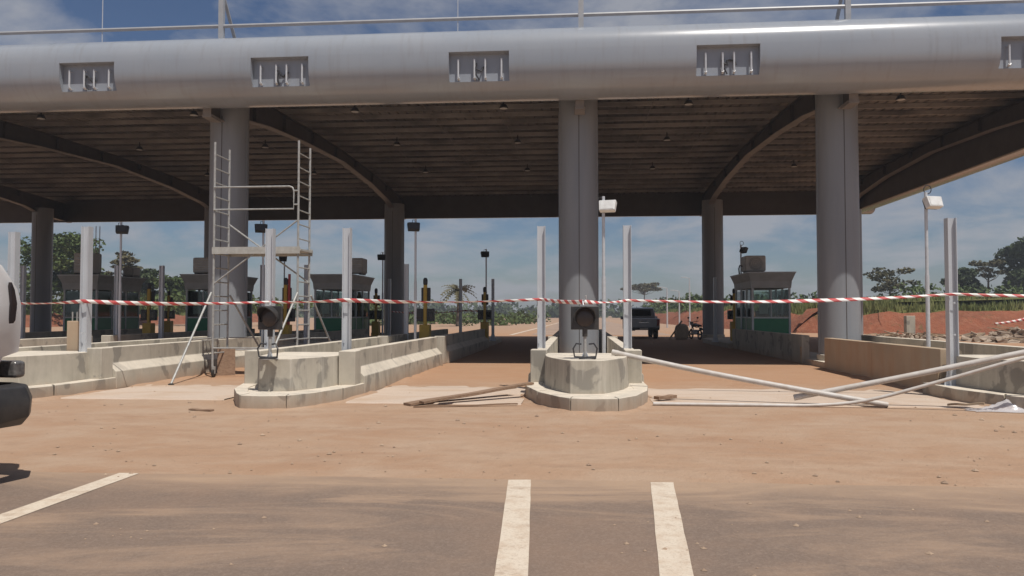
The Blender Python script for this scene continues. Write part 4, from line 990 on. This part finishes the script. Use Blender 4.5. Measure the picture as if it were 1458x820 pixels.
def suv():
    # local: rear end towards +Y, right flank at x = +.93
    r = empty('parked_car', (-5.86, 4.37, 0), 0, 'white over beige car cut off by the left edge', 'car')
    up = [(2.215,1.12),(2.245,1.22),(2.275,1.38),(2.290,1.55),(2.255,1.68),(2.165,1.79),(2.08,1.885),(1.95,1.935),(0.0,1.96),(-.55,1.92),(-1.15,1.22),(-2.15,1.10),(-2.3,1.0),(-2.3,.9),(1.9,.9),(2.02,1.08)]
    m = shell(up, -.93, .93, lambda z: 1.0 - .10*max(0, z-1.15)); b = m.build('body', 'car_white', r, smooth=50)
    lo = [(1.90,.50),(1.97,.62),(1.97,.98),(1.94,1.09),(-2.28,1.02),(-2.32,.5)]
    m = shell(lo, -.945, .945); m.build('lower_body', 'car_beige', r, smooth=50)
    # bumper: rounded black bar wrapped round the tail
    m = MB(); pr = [(0,.50),(.10,.50),(.165,.58),(.175,.72),(.13,.83),(0,.86)]
    pth = [(-.99,1.55),(-.985,2.0),(-.90,2.13),(-.70,2.16),(.70,2.16),(.90,2.13),(.985,2.0),(.99,1.55)]
    vs = []
    for i, (x, y) in enumerate(pth):
        a = Vector(pth[max(i-1,0)]); c = Vector(pth[min(i+1,len(pth)-1)]); t = (c-a).normalized(); nrm = Vector((-t.y, t.x)) if True else 0
        for d, z in pr: vs.append((x + nrm.x*d*1.0*(1 if i not in (0,7) else .3), y + nrm.y*d, z))
    k = len(pr); m.add(vs, [(i*k+j, (i+1)*k+j, (i+1)*k+(j+1) % k, i*k+(j+1) % k) for i in range(len(pth)-1) for j in range(k)] + [tuple(range(k)), tuple(range((len(pth)-1)*k, len(pth)*k))[::-1]])
    m.build('bumper', 'black_plastic', r, smooth=50, bevel=.02)
    m = MB(); m.tbox((.72, 2.19, .97), (.25, .06, .075), (0,0,-.15)); m.build('reflector_lamp', 'clear_lamp', r, bevel=.03)
    m = MB(); m.tbox((-.72, 2.19, .97), (.25, .06, .075), (0,0,.15)); m.build('reflector_lamp', 'clear_lamp', r, bevel=.03)
    for s in (-1, 1):
        q = [(2.065,1.36),(2.115,1.345),(2.160,1.40),(2.178,1.55),(2.145,1.67),(2.105,1.74),(2.09,1.70),(2.095,1.55)]
        m = MB(); x = .93*.962
        m.prism([(a, z) for a, z in q], s*x-.05, s*x+.012, axis='x'); m.build('tail_lamp', 'smoked_lamp', r, bevel=.008)
        for y0, y1 in ((-.45, .45), (.55, 1.3), (1.4, 1.95)):
            m = MB(); m.prism([(y0 - (.3 if y0 < 0 else 0), 1.30), (y1, 1.30), (y1-.03, 1.76), (y0+.02, 1.76)], s*.905-.02, s*.905+.004, axis='x'); m.build('side_window', 'car_glass', r, smooth=0)
        m = MB(); m.tbox((s*1.03, -.62, 1.28), (.1, .06, .08)); m.build('mirror', 'car_white', r, bevel=.03)
        m = MB(); m.tbox((s*.75, -2.26, .98), (.2, .06, .09)); m.build('headlight', 'clear_lamp', r, bevel=.03)
    m = MB(); m.tbox((0, -.86, 1.58), (.74, .012, .37), (-1.02+.35, 0, 0)); m.build('windscreen', 'car_glass', r, smooth=0)
    for s in (-1, 1):
        wheel(r, (s*.80, 1.28, .36), .36, .24); wheel(r, (s*.80, -1.45, .36), .36, .24)
suv()
def pickup():
    r = empty('pickup_truck', (3.85, 48.6, 0), 0, 'dark grey pickup truck parked at the end of the right lane', 'pickup truck')
    # rear at -Y
    W = .93
    bed = [(-2.55,.62),(-2.58,1.16),(-2.5,1.20),(-.35,1.20),(-.35,.55),(-2.4,.55)]
    m = shell(bed, -W, W); m.build('bed', 'car_grey', r, smooth=45)
    cab = [(-.34,.5),(-.34,1.22),(-.12,1.80),(.3,1.86),(1.0,1.82),(1.55,1.28),(2.6,1.16),(2.7,.95),(2.7,.5)]
    m = shell(cab, -W, W, lambda z: 1 - .22*max(0, z-1.2)); m.build('cab', 'car_grey', r, smooth=45)
    m = MB(); m.tbox((0, -.255, 1.52), (.62, .012, .20), (-.36, 0, 0)); m.build('rear_window', 'car_glass', r, smooth=0)
    m = MB(); m.box(-.70, .70, -2.612, -2.585, .68, 1.18); tg = m.build('tailgate', 'car_grey', r, bevel=.02)
    m = MB(); m.box(-.16, .16, -2.635, -2.614, 1.02, 1.06); m.build('handle', 'black_plastic', tg, smooth=0)
    m = MB(); m.box(-.28, .28, -2.622, -2.614, .95, .99); m.build('badge', 'chrome', tg, smooth=0)
    for s in (-1, 1):
        m = MB(); m.box(s*.84-.075, s*.84+.075, -2.625, -2.55, .78, 1.14); m.build('tail_light', 'tail_red', r, bevel=.02)
        m = MB(); m.tbox((s*1.04, .95, 1.22), (.11, .07, .10)); m.build('mirror', 'car_grey', r, bevel=.03)
        m = MB(); m.prism([(-.2,1.26),(.4,1.26),(.4,1.70),(-.02,1.70)], s*.87-.02, s*.87+.002, axis='x'); m.build('side_window', 'car_glass', r, smooth=0)
        wheel(r, (s*.78, -1.55, .37), .37, .25); wheel(r, (s*.78, 1.75, .37), .37, .25)
        m = MB(); m.box(s*.66-.17, s*.66+.17, -2.6, -2.57, .48, .6); m.build('mud_flap', 'rubber', r, smooth=0)
    m = MB(); m.box(-.9, .9, -2.74, -2.58, .52, .66); bp = m.build('bumper', 'black_plastic', r, bevel=.03)
    m = MB(); m.box(-.24, .24, -2.748, -2.742, .55, .64); m.build('number_plate', 'paper', bp, smooth=0)
pickup()
def motorbike():
    r = empty('motorbike', (6.72, 45.4, 0), .25, 'black motorbike parked beside the right rear column', 'motorbike')
    for y in (-.62, .62):
        w = empty('wheel', (0, y, .3)); w.parent = r
        m = MB(); m.tube([(0, .25*math.cos(a), .25*math.sin(a)) for a in [2*math.pi*i/22 for i in range(22)]], .05, 8, closed=True); m.build('tyre', 'rubber', w)
        m = MB(); m.lathe([(.04,-.08),(.06,-.03),(.06,.03),(.04,.08)], 10, axis='x')
        for i in range(6):
            a = i*math.pi/3; m.tube([(0,0,0),(0,.21*math.cos(a),.21*math.sin(a))], .008, 4)
        m.build('spokes', 'chrome', w)
    m = MB(); m.tube([(0,-.62,.3),(0,-.2,.5),(0,.25,.45),(0,.42,.85)], .03, 7); m.tube([(0,-.5,.72),(0,-.1,.7),(0,.38,.82)], .03, 7); m.build('frame', 'black_plastic', r)
    m = MB(); m.tbox((0,.02,.42), (.12,.17,.14)); m.build('engine', 'galvanised', r, bevel=.03)
    m = MB(); m.tbox((0,.17,.82), (.12,.2,.09), (-.15,0,0)); m.build('fuel_tank', 'black_plastic', r, bevel=.05)
    m = MB(); m.tbox((0,-.33,.82), (.13,.33,.05), (.08,0,0)); m.build('seat', 'seat_black', r, bevel=.04)
    m = MB(); m.tube([(0,.42,.88),(0,.62,.3)], .03, 7); m.tube([(-.34,.30,1.05),(-.1,.40,1.0),(.1,.40,1.0),(.34,.30,1.05)], .016, 6); m.build('handlebar', 'black_plastic', r)
    m = MB(); m.tbox((0,.56,.92), (.09,.06,.09)); m.build('headlight', 'clear_lamp', r, bevel=.03)
    m = MB(); m.tbox((0,-.78,.62), (.09,.1,.03), (.7,0,0)); m.build('mudguard', 'black_plastic', r, bevel=.01)
    m = MB(); m.tbox((0,-.72,.78), (.08,.03,.04)); m.build('tail_light', 'tail_red', r, bevel=.01)
    for s in (-1, 1):
        m = MB(); m.tube([(s*.22,.38,1.0),(s*.26,.34,1.2)], .01, 5); m.lathe([(.06,-.01),(.06,.01)], 10, (s*.28,.34,1.24), axis='y'); m.build('mirror', 'black_plastic', r)
    m = MB(); m.tube([(.12,.1,.3),(.16,-.3,.3),(.16,-.75,.4)], [.025,.04,.05], 8); m.build('exhaust', 'chrome', r)
motorbike()
def sack():
    m = MB(); n = 14; prof = [(.30,0),(.40,.1),(.42,.35),(.40,.6),(.33,.78),(.18,.88),(.05,.9)]; m.lathe(prof, n)
    m.v = [(x*(1+.12*mnoise.noise((x*4,y*4,z*3))), y*(1+.12*mnoise.noise((x*3+4,y*4,z*3))), z) for x, y, z in m.v]
    tag(m.build('filled_sack', 'sack', loc=(5.98, 45.6, 0), smooth=60), 'beige filled sack standing left of the motorbike', 'sack')
    plank((5.15, 44.6, .0), (5.95, 45.25, 1.05), .10, .04, 'pale pole leaning on the sack beside the motorbike', mat='wood_pale')
sack()

# ------------------------------------------------------------------ banks, rubble, trees
def bank(path, name, hs, r0, seed, side=1):
    """earth bank: path gives the foot line, cross-section rises away from the plaza"""
    m = MB(); n = len(path); vs = []; offs = [0, .9, 1.9, 2.8, 4.5, 9, 18, 34]; K = len(offs); g = MB()
    pts = []
    for i in range(n-1):
        for j in range(24): pts.append(Vector(path[i]).lerp(Vector(path[i+1]), j/24))
    pts.append(Vector(path[-1])); n = len(pts)
    for i, p in enumerate(pts):
        a = pts[max(i-1,0)]; b = pts[min(i+1,n-1)]; t = (b-a).normalized(); nr = Vector((-t.y, t.x))*side
        for k, o in enumerate(offs):
            q = p + nr*o; w = mnoise.noise((q.x*.35, q.y*.35, seed)); w2 = mnoise.noise((q.x*.9, q.y*.9, seed+3))
            gul = max(0, mnoise.noise((p.x*.55, p.y*.55, seed+9)))*(.9 if k in (1, 2) else .35 if k == 3 else 0)
            z = hs[k]*(1 + .25*w - .55*gul) + (.20*w2 if k else -.05)
            vs.append((q.x + .25*w2, q.y + .25*w, z))
    f1 = [(i*K+k, (i+1)*K+k, (i+1)*K+k+1, i*K+k+1)[::(1 if side < 0 else -1)] for i in range(n-1) for k in range(K-1)]
    mi = [0 if k < 3 else 1 for i in range(n-1) for k in range(K-1)]
    m.v = vs; m.f = f1; m.m = mi
    o = m.build(name, ['red_earth', 'grass_soil'], smooth=60); tag(o, kind='structure')
    return vs, K, n
GR = MB()
def grass_on(vs, K, n, cnt, seed, hmin=.2, hmax=.6, k0=3):
    r = random.Random(seed)
    for _ in range(cnt):
        i = r.randrange(n-1); k = k0 + int((K-1-k0)*r.random()**1.7)
        u, v = r.random(), r.random(); a, b, c, d = (Vector(vs[i*K+k]), Vector(vs[(i+1)*K+k]), Vector(vs[i*K+k+1]), Vector(vs[(i+1)*K+k+1]))
        p = a.lerp(b, u).lerp(c.lerp(d, u), v); h = r.uniform(hmin, hmax); an = r.uniform(0, 6.28); w = .035 + .05*r.random()
        dx, dy = math.cos(an)*w, math.sin(an)*w; lx, ly = r.uniform(-.3,.3)*h, r.uniform(-.3,.3)*h
        GR.add([(p.x-dx, p.y-dy, p.z-.05), (p.x+dx, p.y+dy, p.z-.05), (p.x+lx, p.y+ly, p.z+h)], [(0,1,2)])
v1, K1, n1 = bank([(90, 52), (45, 55), (22, 58.5), (16.5, 62), (14.0, 80), (12.5, 120), (14, 190)], 'earth_bank', [0, .75, 1.35, 1.75, 1.95, 2.2, 2.6, 3.0], 0, 3.1, side=-1)
grass_on(v1, K1, n1, 26000, 1)
v2, K2, n2 = bank([(-56, 140), (-57, 98), (-60, 80), (-70, 72), (-110, 68)], 'earth_bank', [0, .6, 1.1, 1.4, 1.7, 2.1, 2.5, 2.9], 0, 8.7, side=-1)
grass_on(v2, K2, n2, 14000, 2)
tag(GR.build('grass', 'grass_blade', smooth=0), 'rough green grass on top of the red banks', 'grass', kind='stuff')

def stone_mesh(seed):
    r = random.Random(seed); m = MB(); m.tbox((0,0,0), (1,1,1))
    m.v = [(x*r.uniform(.55,1), y*r.uniform(.55,1), z*r.uniform(.4,.8)) for x, y, z in m.v]; m.v += [(0, 0, r.uniform(.7, 1.0))]
    m.f = [f for f in m.f if f != (4,5,6,7)] + [(4,5,8),(5,6,8),(6,7,8),(7,4,8)]; m.m = [0]*len(m.f)
    return m.mesh('stone', 'rubble', smooth=0)
_m = MB(); _m.tbox((0,0,0), (1,.03,.02)); STICK = _m.mesh('stick', 'wood_pale', smooth=0)
STONES = [stone_mesh(i) for i in range(7)]
def rubble(x0, x1, y0, y1, h, n, label, seed, smin=.08, smax=.32):
    r = random.Random(seed); root = empty('rubble_heap', ((x0+x1)/2, (y0+y1)/2, 0), 0, label, 'rubble')
    cx, cy = (x0+x1)/2, (y0+y1)/2
    m = MB(); nx, ny = 20, 8; vs = []
    for j in range(ny+1):
        for i in range(nx+1):
            u, v = i/nx*2-1, j/ny*2-1; e = max(0, 1-u**4)*max(0, 1-v*v)
            vs.append((u*(x1-x0)/2, v*(y1-y0)/2, h*.8*e*(.7+.5*mnoise.noise((u*4+seed, v*3, 0))) - .03))
    m.add(vs, [(j*(nx+1)+i, j*(nx+1)+i+1, (j+1)*(nx+1)+i+1, (j+1)*(nx+1)+i) for j in range(ny) for i in range(nx)]); m.build('spoil', 'rubble', root, smooth=60)
    for _ in range(n):
        u, v = r.uniform(-1,1), r.uniform(-1,1); e = max(0, 1-u**4)*max(0, 1-v*v)
        o = bpy.data.objects.new('stone', STONES[r.randrange(7)]); col.objects.link(o); o.parent = root
        s = r.uniform(smin, smax); o.scale = (s*r.uniform(.8,1.6), s*r.uniform(.7,1.2), s*r.uniform(.5,1.0))
        o.location = (u*(x1-x0)/2, v*(y1-y0)/2, h*.75*e*(.75+.3*r.random()) + s*.15); o.rotation_euler = (r.uniform(-.5,.5), r.uniform(-.5,.5), r.uniform(0,6.28))
    for _ in range(n//5):
        u, v = r.uniform(-.95,.95), r.uniform(-.9,.5); e = max(0, 1-u**4)*max(0, 1-v*v); o = bpy.data.objects.new('stick', STICK); col.objects.link(o); o.parent = root
        o.scale = (r.uniform(.3, .9), 1, 1); o.location = (u*(x1-x0)/2, v*(y1-y0)/2, h*.78*e + .08); o.rotation_euler = (0, r.uniform(-.25,.25), r.uniform(0, 6.28))
rubble(20.5, 31, 41.0, 45.5, .9, 190, 'large heap of broken rubble at the right edge before the bank', 4, .05, .24)
rubble(16.0, 21.5, 45, 48, .35, 110, 'low strip of rubble in front of the red bank', 6, .05, .17)
def conc_post(loc, h, label):
    m = MB(); m.box(-.25,.25,-.2,.2,0,h); tag(m.build('concrete_stub', 'concrete', loc=loc, bevel=.02), label, 'concrete stub')
conc_post((19.4, 47.6, 0), 1.35, 'stubby concrete stump standing in front of the red bank')
rb = random.Random(20)
def leaves(m, c, rx, ry, rz, n, size, r, flat=0.0):
    for _ in range(n):
        while True:
            u = Vector((r.uniform(-1,1), r.uniform(-1,1), r.uniform(-1,1)))
            if u.length <= 1: break
        k = u.length; u = u*( (0.55 + 0.45*k) / max(k, .2)) * k**.35 if k > .05 else u
        p = Vector((c[0]+u.x*rx, c[1]+u.y*ry, c[2]+u.z*rz)); s = size*r.uniform(.6, 1.4)
        a = Vector((r.uniform(-1,1), r.uniform(-1,1), r.uniform(-1,1)*(1-flat))).normalized(); b = a.cross(Vector((r.uniform(-1,1), r.uniform(-1,1), r.uniform(-.4,1)))).normalized()
        a *= s; b *= s*.55
        m.add([p-a, p+b, p+a, p-b], [(0,1,2,3)])
def tree(loc, h, spread, label, seed, leafmat='leaf_mid', clumps=22, per=150, leaf=.22, trunk_h=.35, flat=.6, trunk_r=None, sparse=False, shape='round'):
    r = random.Random(seed); root = empty('tree', loc, r.uniform(0,6), label, 'tree')
    tr = trunk_r or h*.022; m = MB(); th = h*trunk_h
    top = Vector((r.uniform(-.05,.05)*h, r.uniform(-.05,.05)*h, h*.72))
    m.tube([(0,0,-.2), (r.uniform(-.02,.02)*h, 0, th*.5), (top.x*.4, top.y*.4, th), top*.8 + Vector((0,0,h*.12)), (top.x, top.y, h*.9)], [tr*1.5, tr*1.1, tr*.9, tr*.5, tr*.2], 8)
    cl = []
    for i in range(clumps):
        a = 2.4*i + r.uniform(-.4,.4)
        t = (i+.5)/clumps
        if shape == 'umbrella': z = h*(.72 + .22*r.random()); rr = spread*math.sqrt(t)*r.uniform(.75,1.05)
        elif shape == 'layer': z = h*(.40 + .56*r.random()); rr = spread*r.uniform(.3,1.05)*(1.15 - z/h*.6)
        else: z = h*(trunk_h*.9 + (1-trunk_h*.9)*(.12+.83*r.random())); q = (z/h - trunk_h)/(1-trunk_h); rr = spread*r.uniform(.15,1)*math.sqrt(max(.12, 1-(2*q-.85)**2*.8))
        cl.append(Vector((math.cos(a)*rr, math.sin(a)*rr, z)))
    for c in cl:
        b0 = Vector((top.x*.5, top.y*.5, min(c.z*.72, h*.62))); b0.z = max(b0.z, th*.8)
        md = b0.lerp(c, .55) + Vector((0,0,-.03*h + r.uniform(-.02,.02)*h)); m.tube([b0, md, c], [tr*.42, tr*.25, tr*.1], 5)
    m.build('trunk', 'bark', root)
    k = MB()
    for c in cl:
        s = spread*r.uniform(.24, .42)*(0.75 if sparse else 1); leaves(k, c, s*1.15, s*1.15, s*(.35 if shape in ('umbrella','layer') else .75), per, leaf, r, flat)
    k.build('crown', leafmat, root, smooth=0)
    return root
def palm(loc, h, label, seed):
    r = random.Random(seed); root = empty('palm_tree', loc, 0, label, 'palm')
    m = MB(); m.tube([(0,0,0),(.1,0,h*.5),(.05,.05,h)], [.24,.18,.16], 8); m.build('trunk', 'bark', root)
    k = MB()
    for i in range(22):
        a = i*2.4; L = r.uniform(1.8, 2.6); el = r.uniform(-.1, 1.2); prev = None
        pts = [Vector((math.cos(a)*L*t*math.cos(el*(1-t*.6)), math.sin(a)*L*t*math.cos(el*(1-t*.6)), h + L*t*math.sin(el) - 1.1*L*t*t*.6)) for t in [j/8 for j in range(9)]]
        for j in range(8):
            for s in (-1, 1):
                side = Vector((-math.sin(a), math.cos(a), -.35))*s*.48*(1 - abs(j-3)/8); q = pts[j].lerp(pts[j+1], .5)
                k.add([pts[j], pts[j+1], q + side + (pts[j+1]-pts[j])*.6], [(0,1,2)])
    k.build('fronds', 'leaf_dry', root, smooth=0)
tree((60.4, 108, 2.5), 9.4, 4.4, 'big dark leafy tree at the right edge of the bank', 41, 'leaf_dark', 40, 240, .30, .22, .2)
tree((50.9, 108, 2.5), 4.9, 2.1, 'small round dark tree right of the right post', 42, 'leaf_dark', 18, 200, .26, .25, .2)
tree((54.0, 108, 2.5), 6.4, 2.8, 'open layered tree with thin tiers between the dark trees', 43, 'leaf_dry', 16, 70, .20, .4, .5, sparse=True, shape='layer')
tree((39.3, 102, 2.5), 5.0, 3.8, 'bare spreading tree with thin tiers right of the right column', 44, 'leaf_dry', 22, 60, .20, .35, .5, sparse=True, shape='layer')
tree((17.2, 205, 2.5), 7.2, 4.8, 'lone open tree above the pickup truck', 45, 'leaf_dry', 20, 80, .32, .35, .5, sparse=True, shape='umbrella')
tree((-61, 88, 1.5), 9.2, 4.6, 'leafy tree beside the left rear column', 46, 'leaf_mid', 34, 200, .26, .25, .4)
tree((-57.5, 95, 1.5), 8.2, 2.6, 'taller branchy tree half hidden by the far left booth', 49, 'leaf_dry', 16, 80, .24, .4, .5, shape='layer')
tree((-56, 97, 1.5), 5.6, 2.4, 'dark bushy tree between the far left booths', 47, 'leaf_dark', 18, 180, .26, .2, .2)
tree((-52, 97, 1.5), 4.4, 3.4, 'low green tree left of the scaffold', 48, 'leaf_mid', 18, 180, .26, .15, .2)
palm((-14.2, 92, 0), 4.2, 'spiky palm in the middle opening behind the gate machine', 3)
SC = MB(); r_ = random.Random(77)
for x in range(120):                                       # scrub belt behind the grass on the right, the middle and the left
    X = r_.uniform(38, 95); Y = r_.uniform(88, 104); h = r_.uniform(1.2, 2.6)
    leaves(SC, (X, Y, 2.1+h*.35), 1.9, 1.6, h*.95, 130, .26, r_)
for x in range(46):
    X = r_.uniform(15, 36); Y = r_.uniform(110, 190); h = r_.uniform(1.0, 2.3); leaves(SC, (X, Y, 2.6+h*.3), 2.3, 2, h, 90, .36, r_)
for x in range(16):
    X = r_.uniform(20.5, 24); Y = r_.uniform(64, 68); h = r_.uniform(.4, .9); leaves(SC, (X, Y, 1.5+h*.3), .8, .7, h, 90, .13, r_)
for x in range(70):
    X = r_.uniform(-110, -26); Y = r_.uniform(84, 100) if X < -34 else r_.uniform(110, 140); h = r_.uniform(.8, 2.0); leaves(SC, (X, Y, 2.2+h*.3), 2.0, 1.6, h*.8, 90, .28, r_)
for x in range(60):
    X = r_.uniform(-30, -6); Y = r_.uniform(95, 150); h = r_.uniform(.8, 1.8); leaves(SC, (X, Y, h*.4), 1.8, 1.6, h*.8, 80, .28, r_)
tag(SC.build('scrub', 'leaf_mid', smooth=0), 'dense green scrub behind the banks', 'scrub', kind='stuff')
FW = MB(); r_ = random.Random(78)
for x in range(300):                                       # far wood closing the view
    X = r_.uniform(-330, 330); Y = r_.uniform(290, 340); h = r_.uniform(3.0, 7.0)
    leaves(FW, (X, Y, h*.5), r_.uniform(4, 7), 4, h*.62, 60, 1.1, r_)
tag(FW.build('far_wood', 'leaf_far', smooth=0), 'far green wood on the horizon', 'wood', kind='stuff')
# slim lamp posts along the far road
for x, y, h, lab in ((9.5, 84, 4.2, 'slim white lamp post right of the pickup, nearest the truck'), (10.9, 85, 3.9, 'slim white lamp post behind the leaning pole'), (12.0, 85, 5.3, 'slim white lamp post above the motorbike')):
    r = empty('lamp_post', (x, y, 0), 0, lab, 'lamp post', 'slim far posts'); m = MB(); m.tube([(0,0,0),(0,0,h)], [.09,.06], 8); m.build('pole', 'galvanised_pale', r)
    m = MB(); m.tube([(0,0,h-.03),(-.5,0,h+.1),(-.9,0,h+.1)], .035, 6); m.build('arm', 'galvanised_pale', r)
for x, y, h, lab in ((-29.75, 46.0, 6.9, 'thin antenna mast beside the leafy left tree, left one'), (-29.5, 46.0, 6.9, 'thin antenna mast beside the leafy left tree, right one')):
    r = empty('antenna_mast', (x, y, 0), 0, lab, 'mast', 'thin masts at the left'); m = MB(); m.tube([(0,0,0),(0,0,h)], [.05,.025], 6); m.build('pole', 'galvanised', r); m = MB(); m.box(-.12,.12,-.12,.12,0,.03); m.build('base_plate', 'galvanised', r, smooth=0)
m = MB(); m.tbox((0,0,.16), (.32,.18,.16)); tag(m.build('concrete_block', 'concrete', loc=(-9.9, 34.0+4.3, .21), bevel=.015), 'pale low concrete block below the distant gate machine', 'concrete block')

# ------------------------------------------------------------------ hot hazy air
def haze():
    t = NT('haze_air'); v = t.n('ShaderNodeVolumePrincipled'); v.inputs['Color'].default_value = (0.80, 0.86, 0.95, 1); v.inputs['Density'].default_value = 0.0010
    v.inputs['Anisotropy'].default_value = 0.2
    for l in list(t.out.inputs['Surface'].links): t.t.links.remove(l)
    t.t.nodes.remove(t.b); t.l(v.outputs[0], t.out.inputs['Volume']); MATS['haze_air'] = t.m
    m = MB(); m.box(-630, 630, -630, 630, -1.2, 16.0)
    tag(m.build('haze', 'haze_air', smooth=0), 'thin pale haze in the hot air over the whole site', 'haze', kind='stuff')
haze()
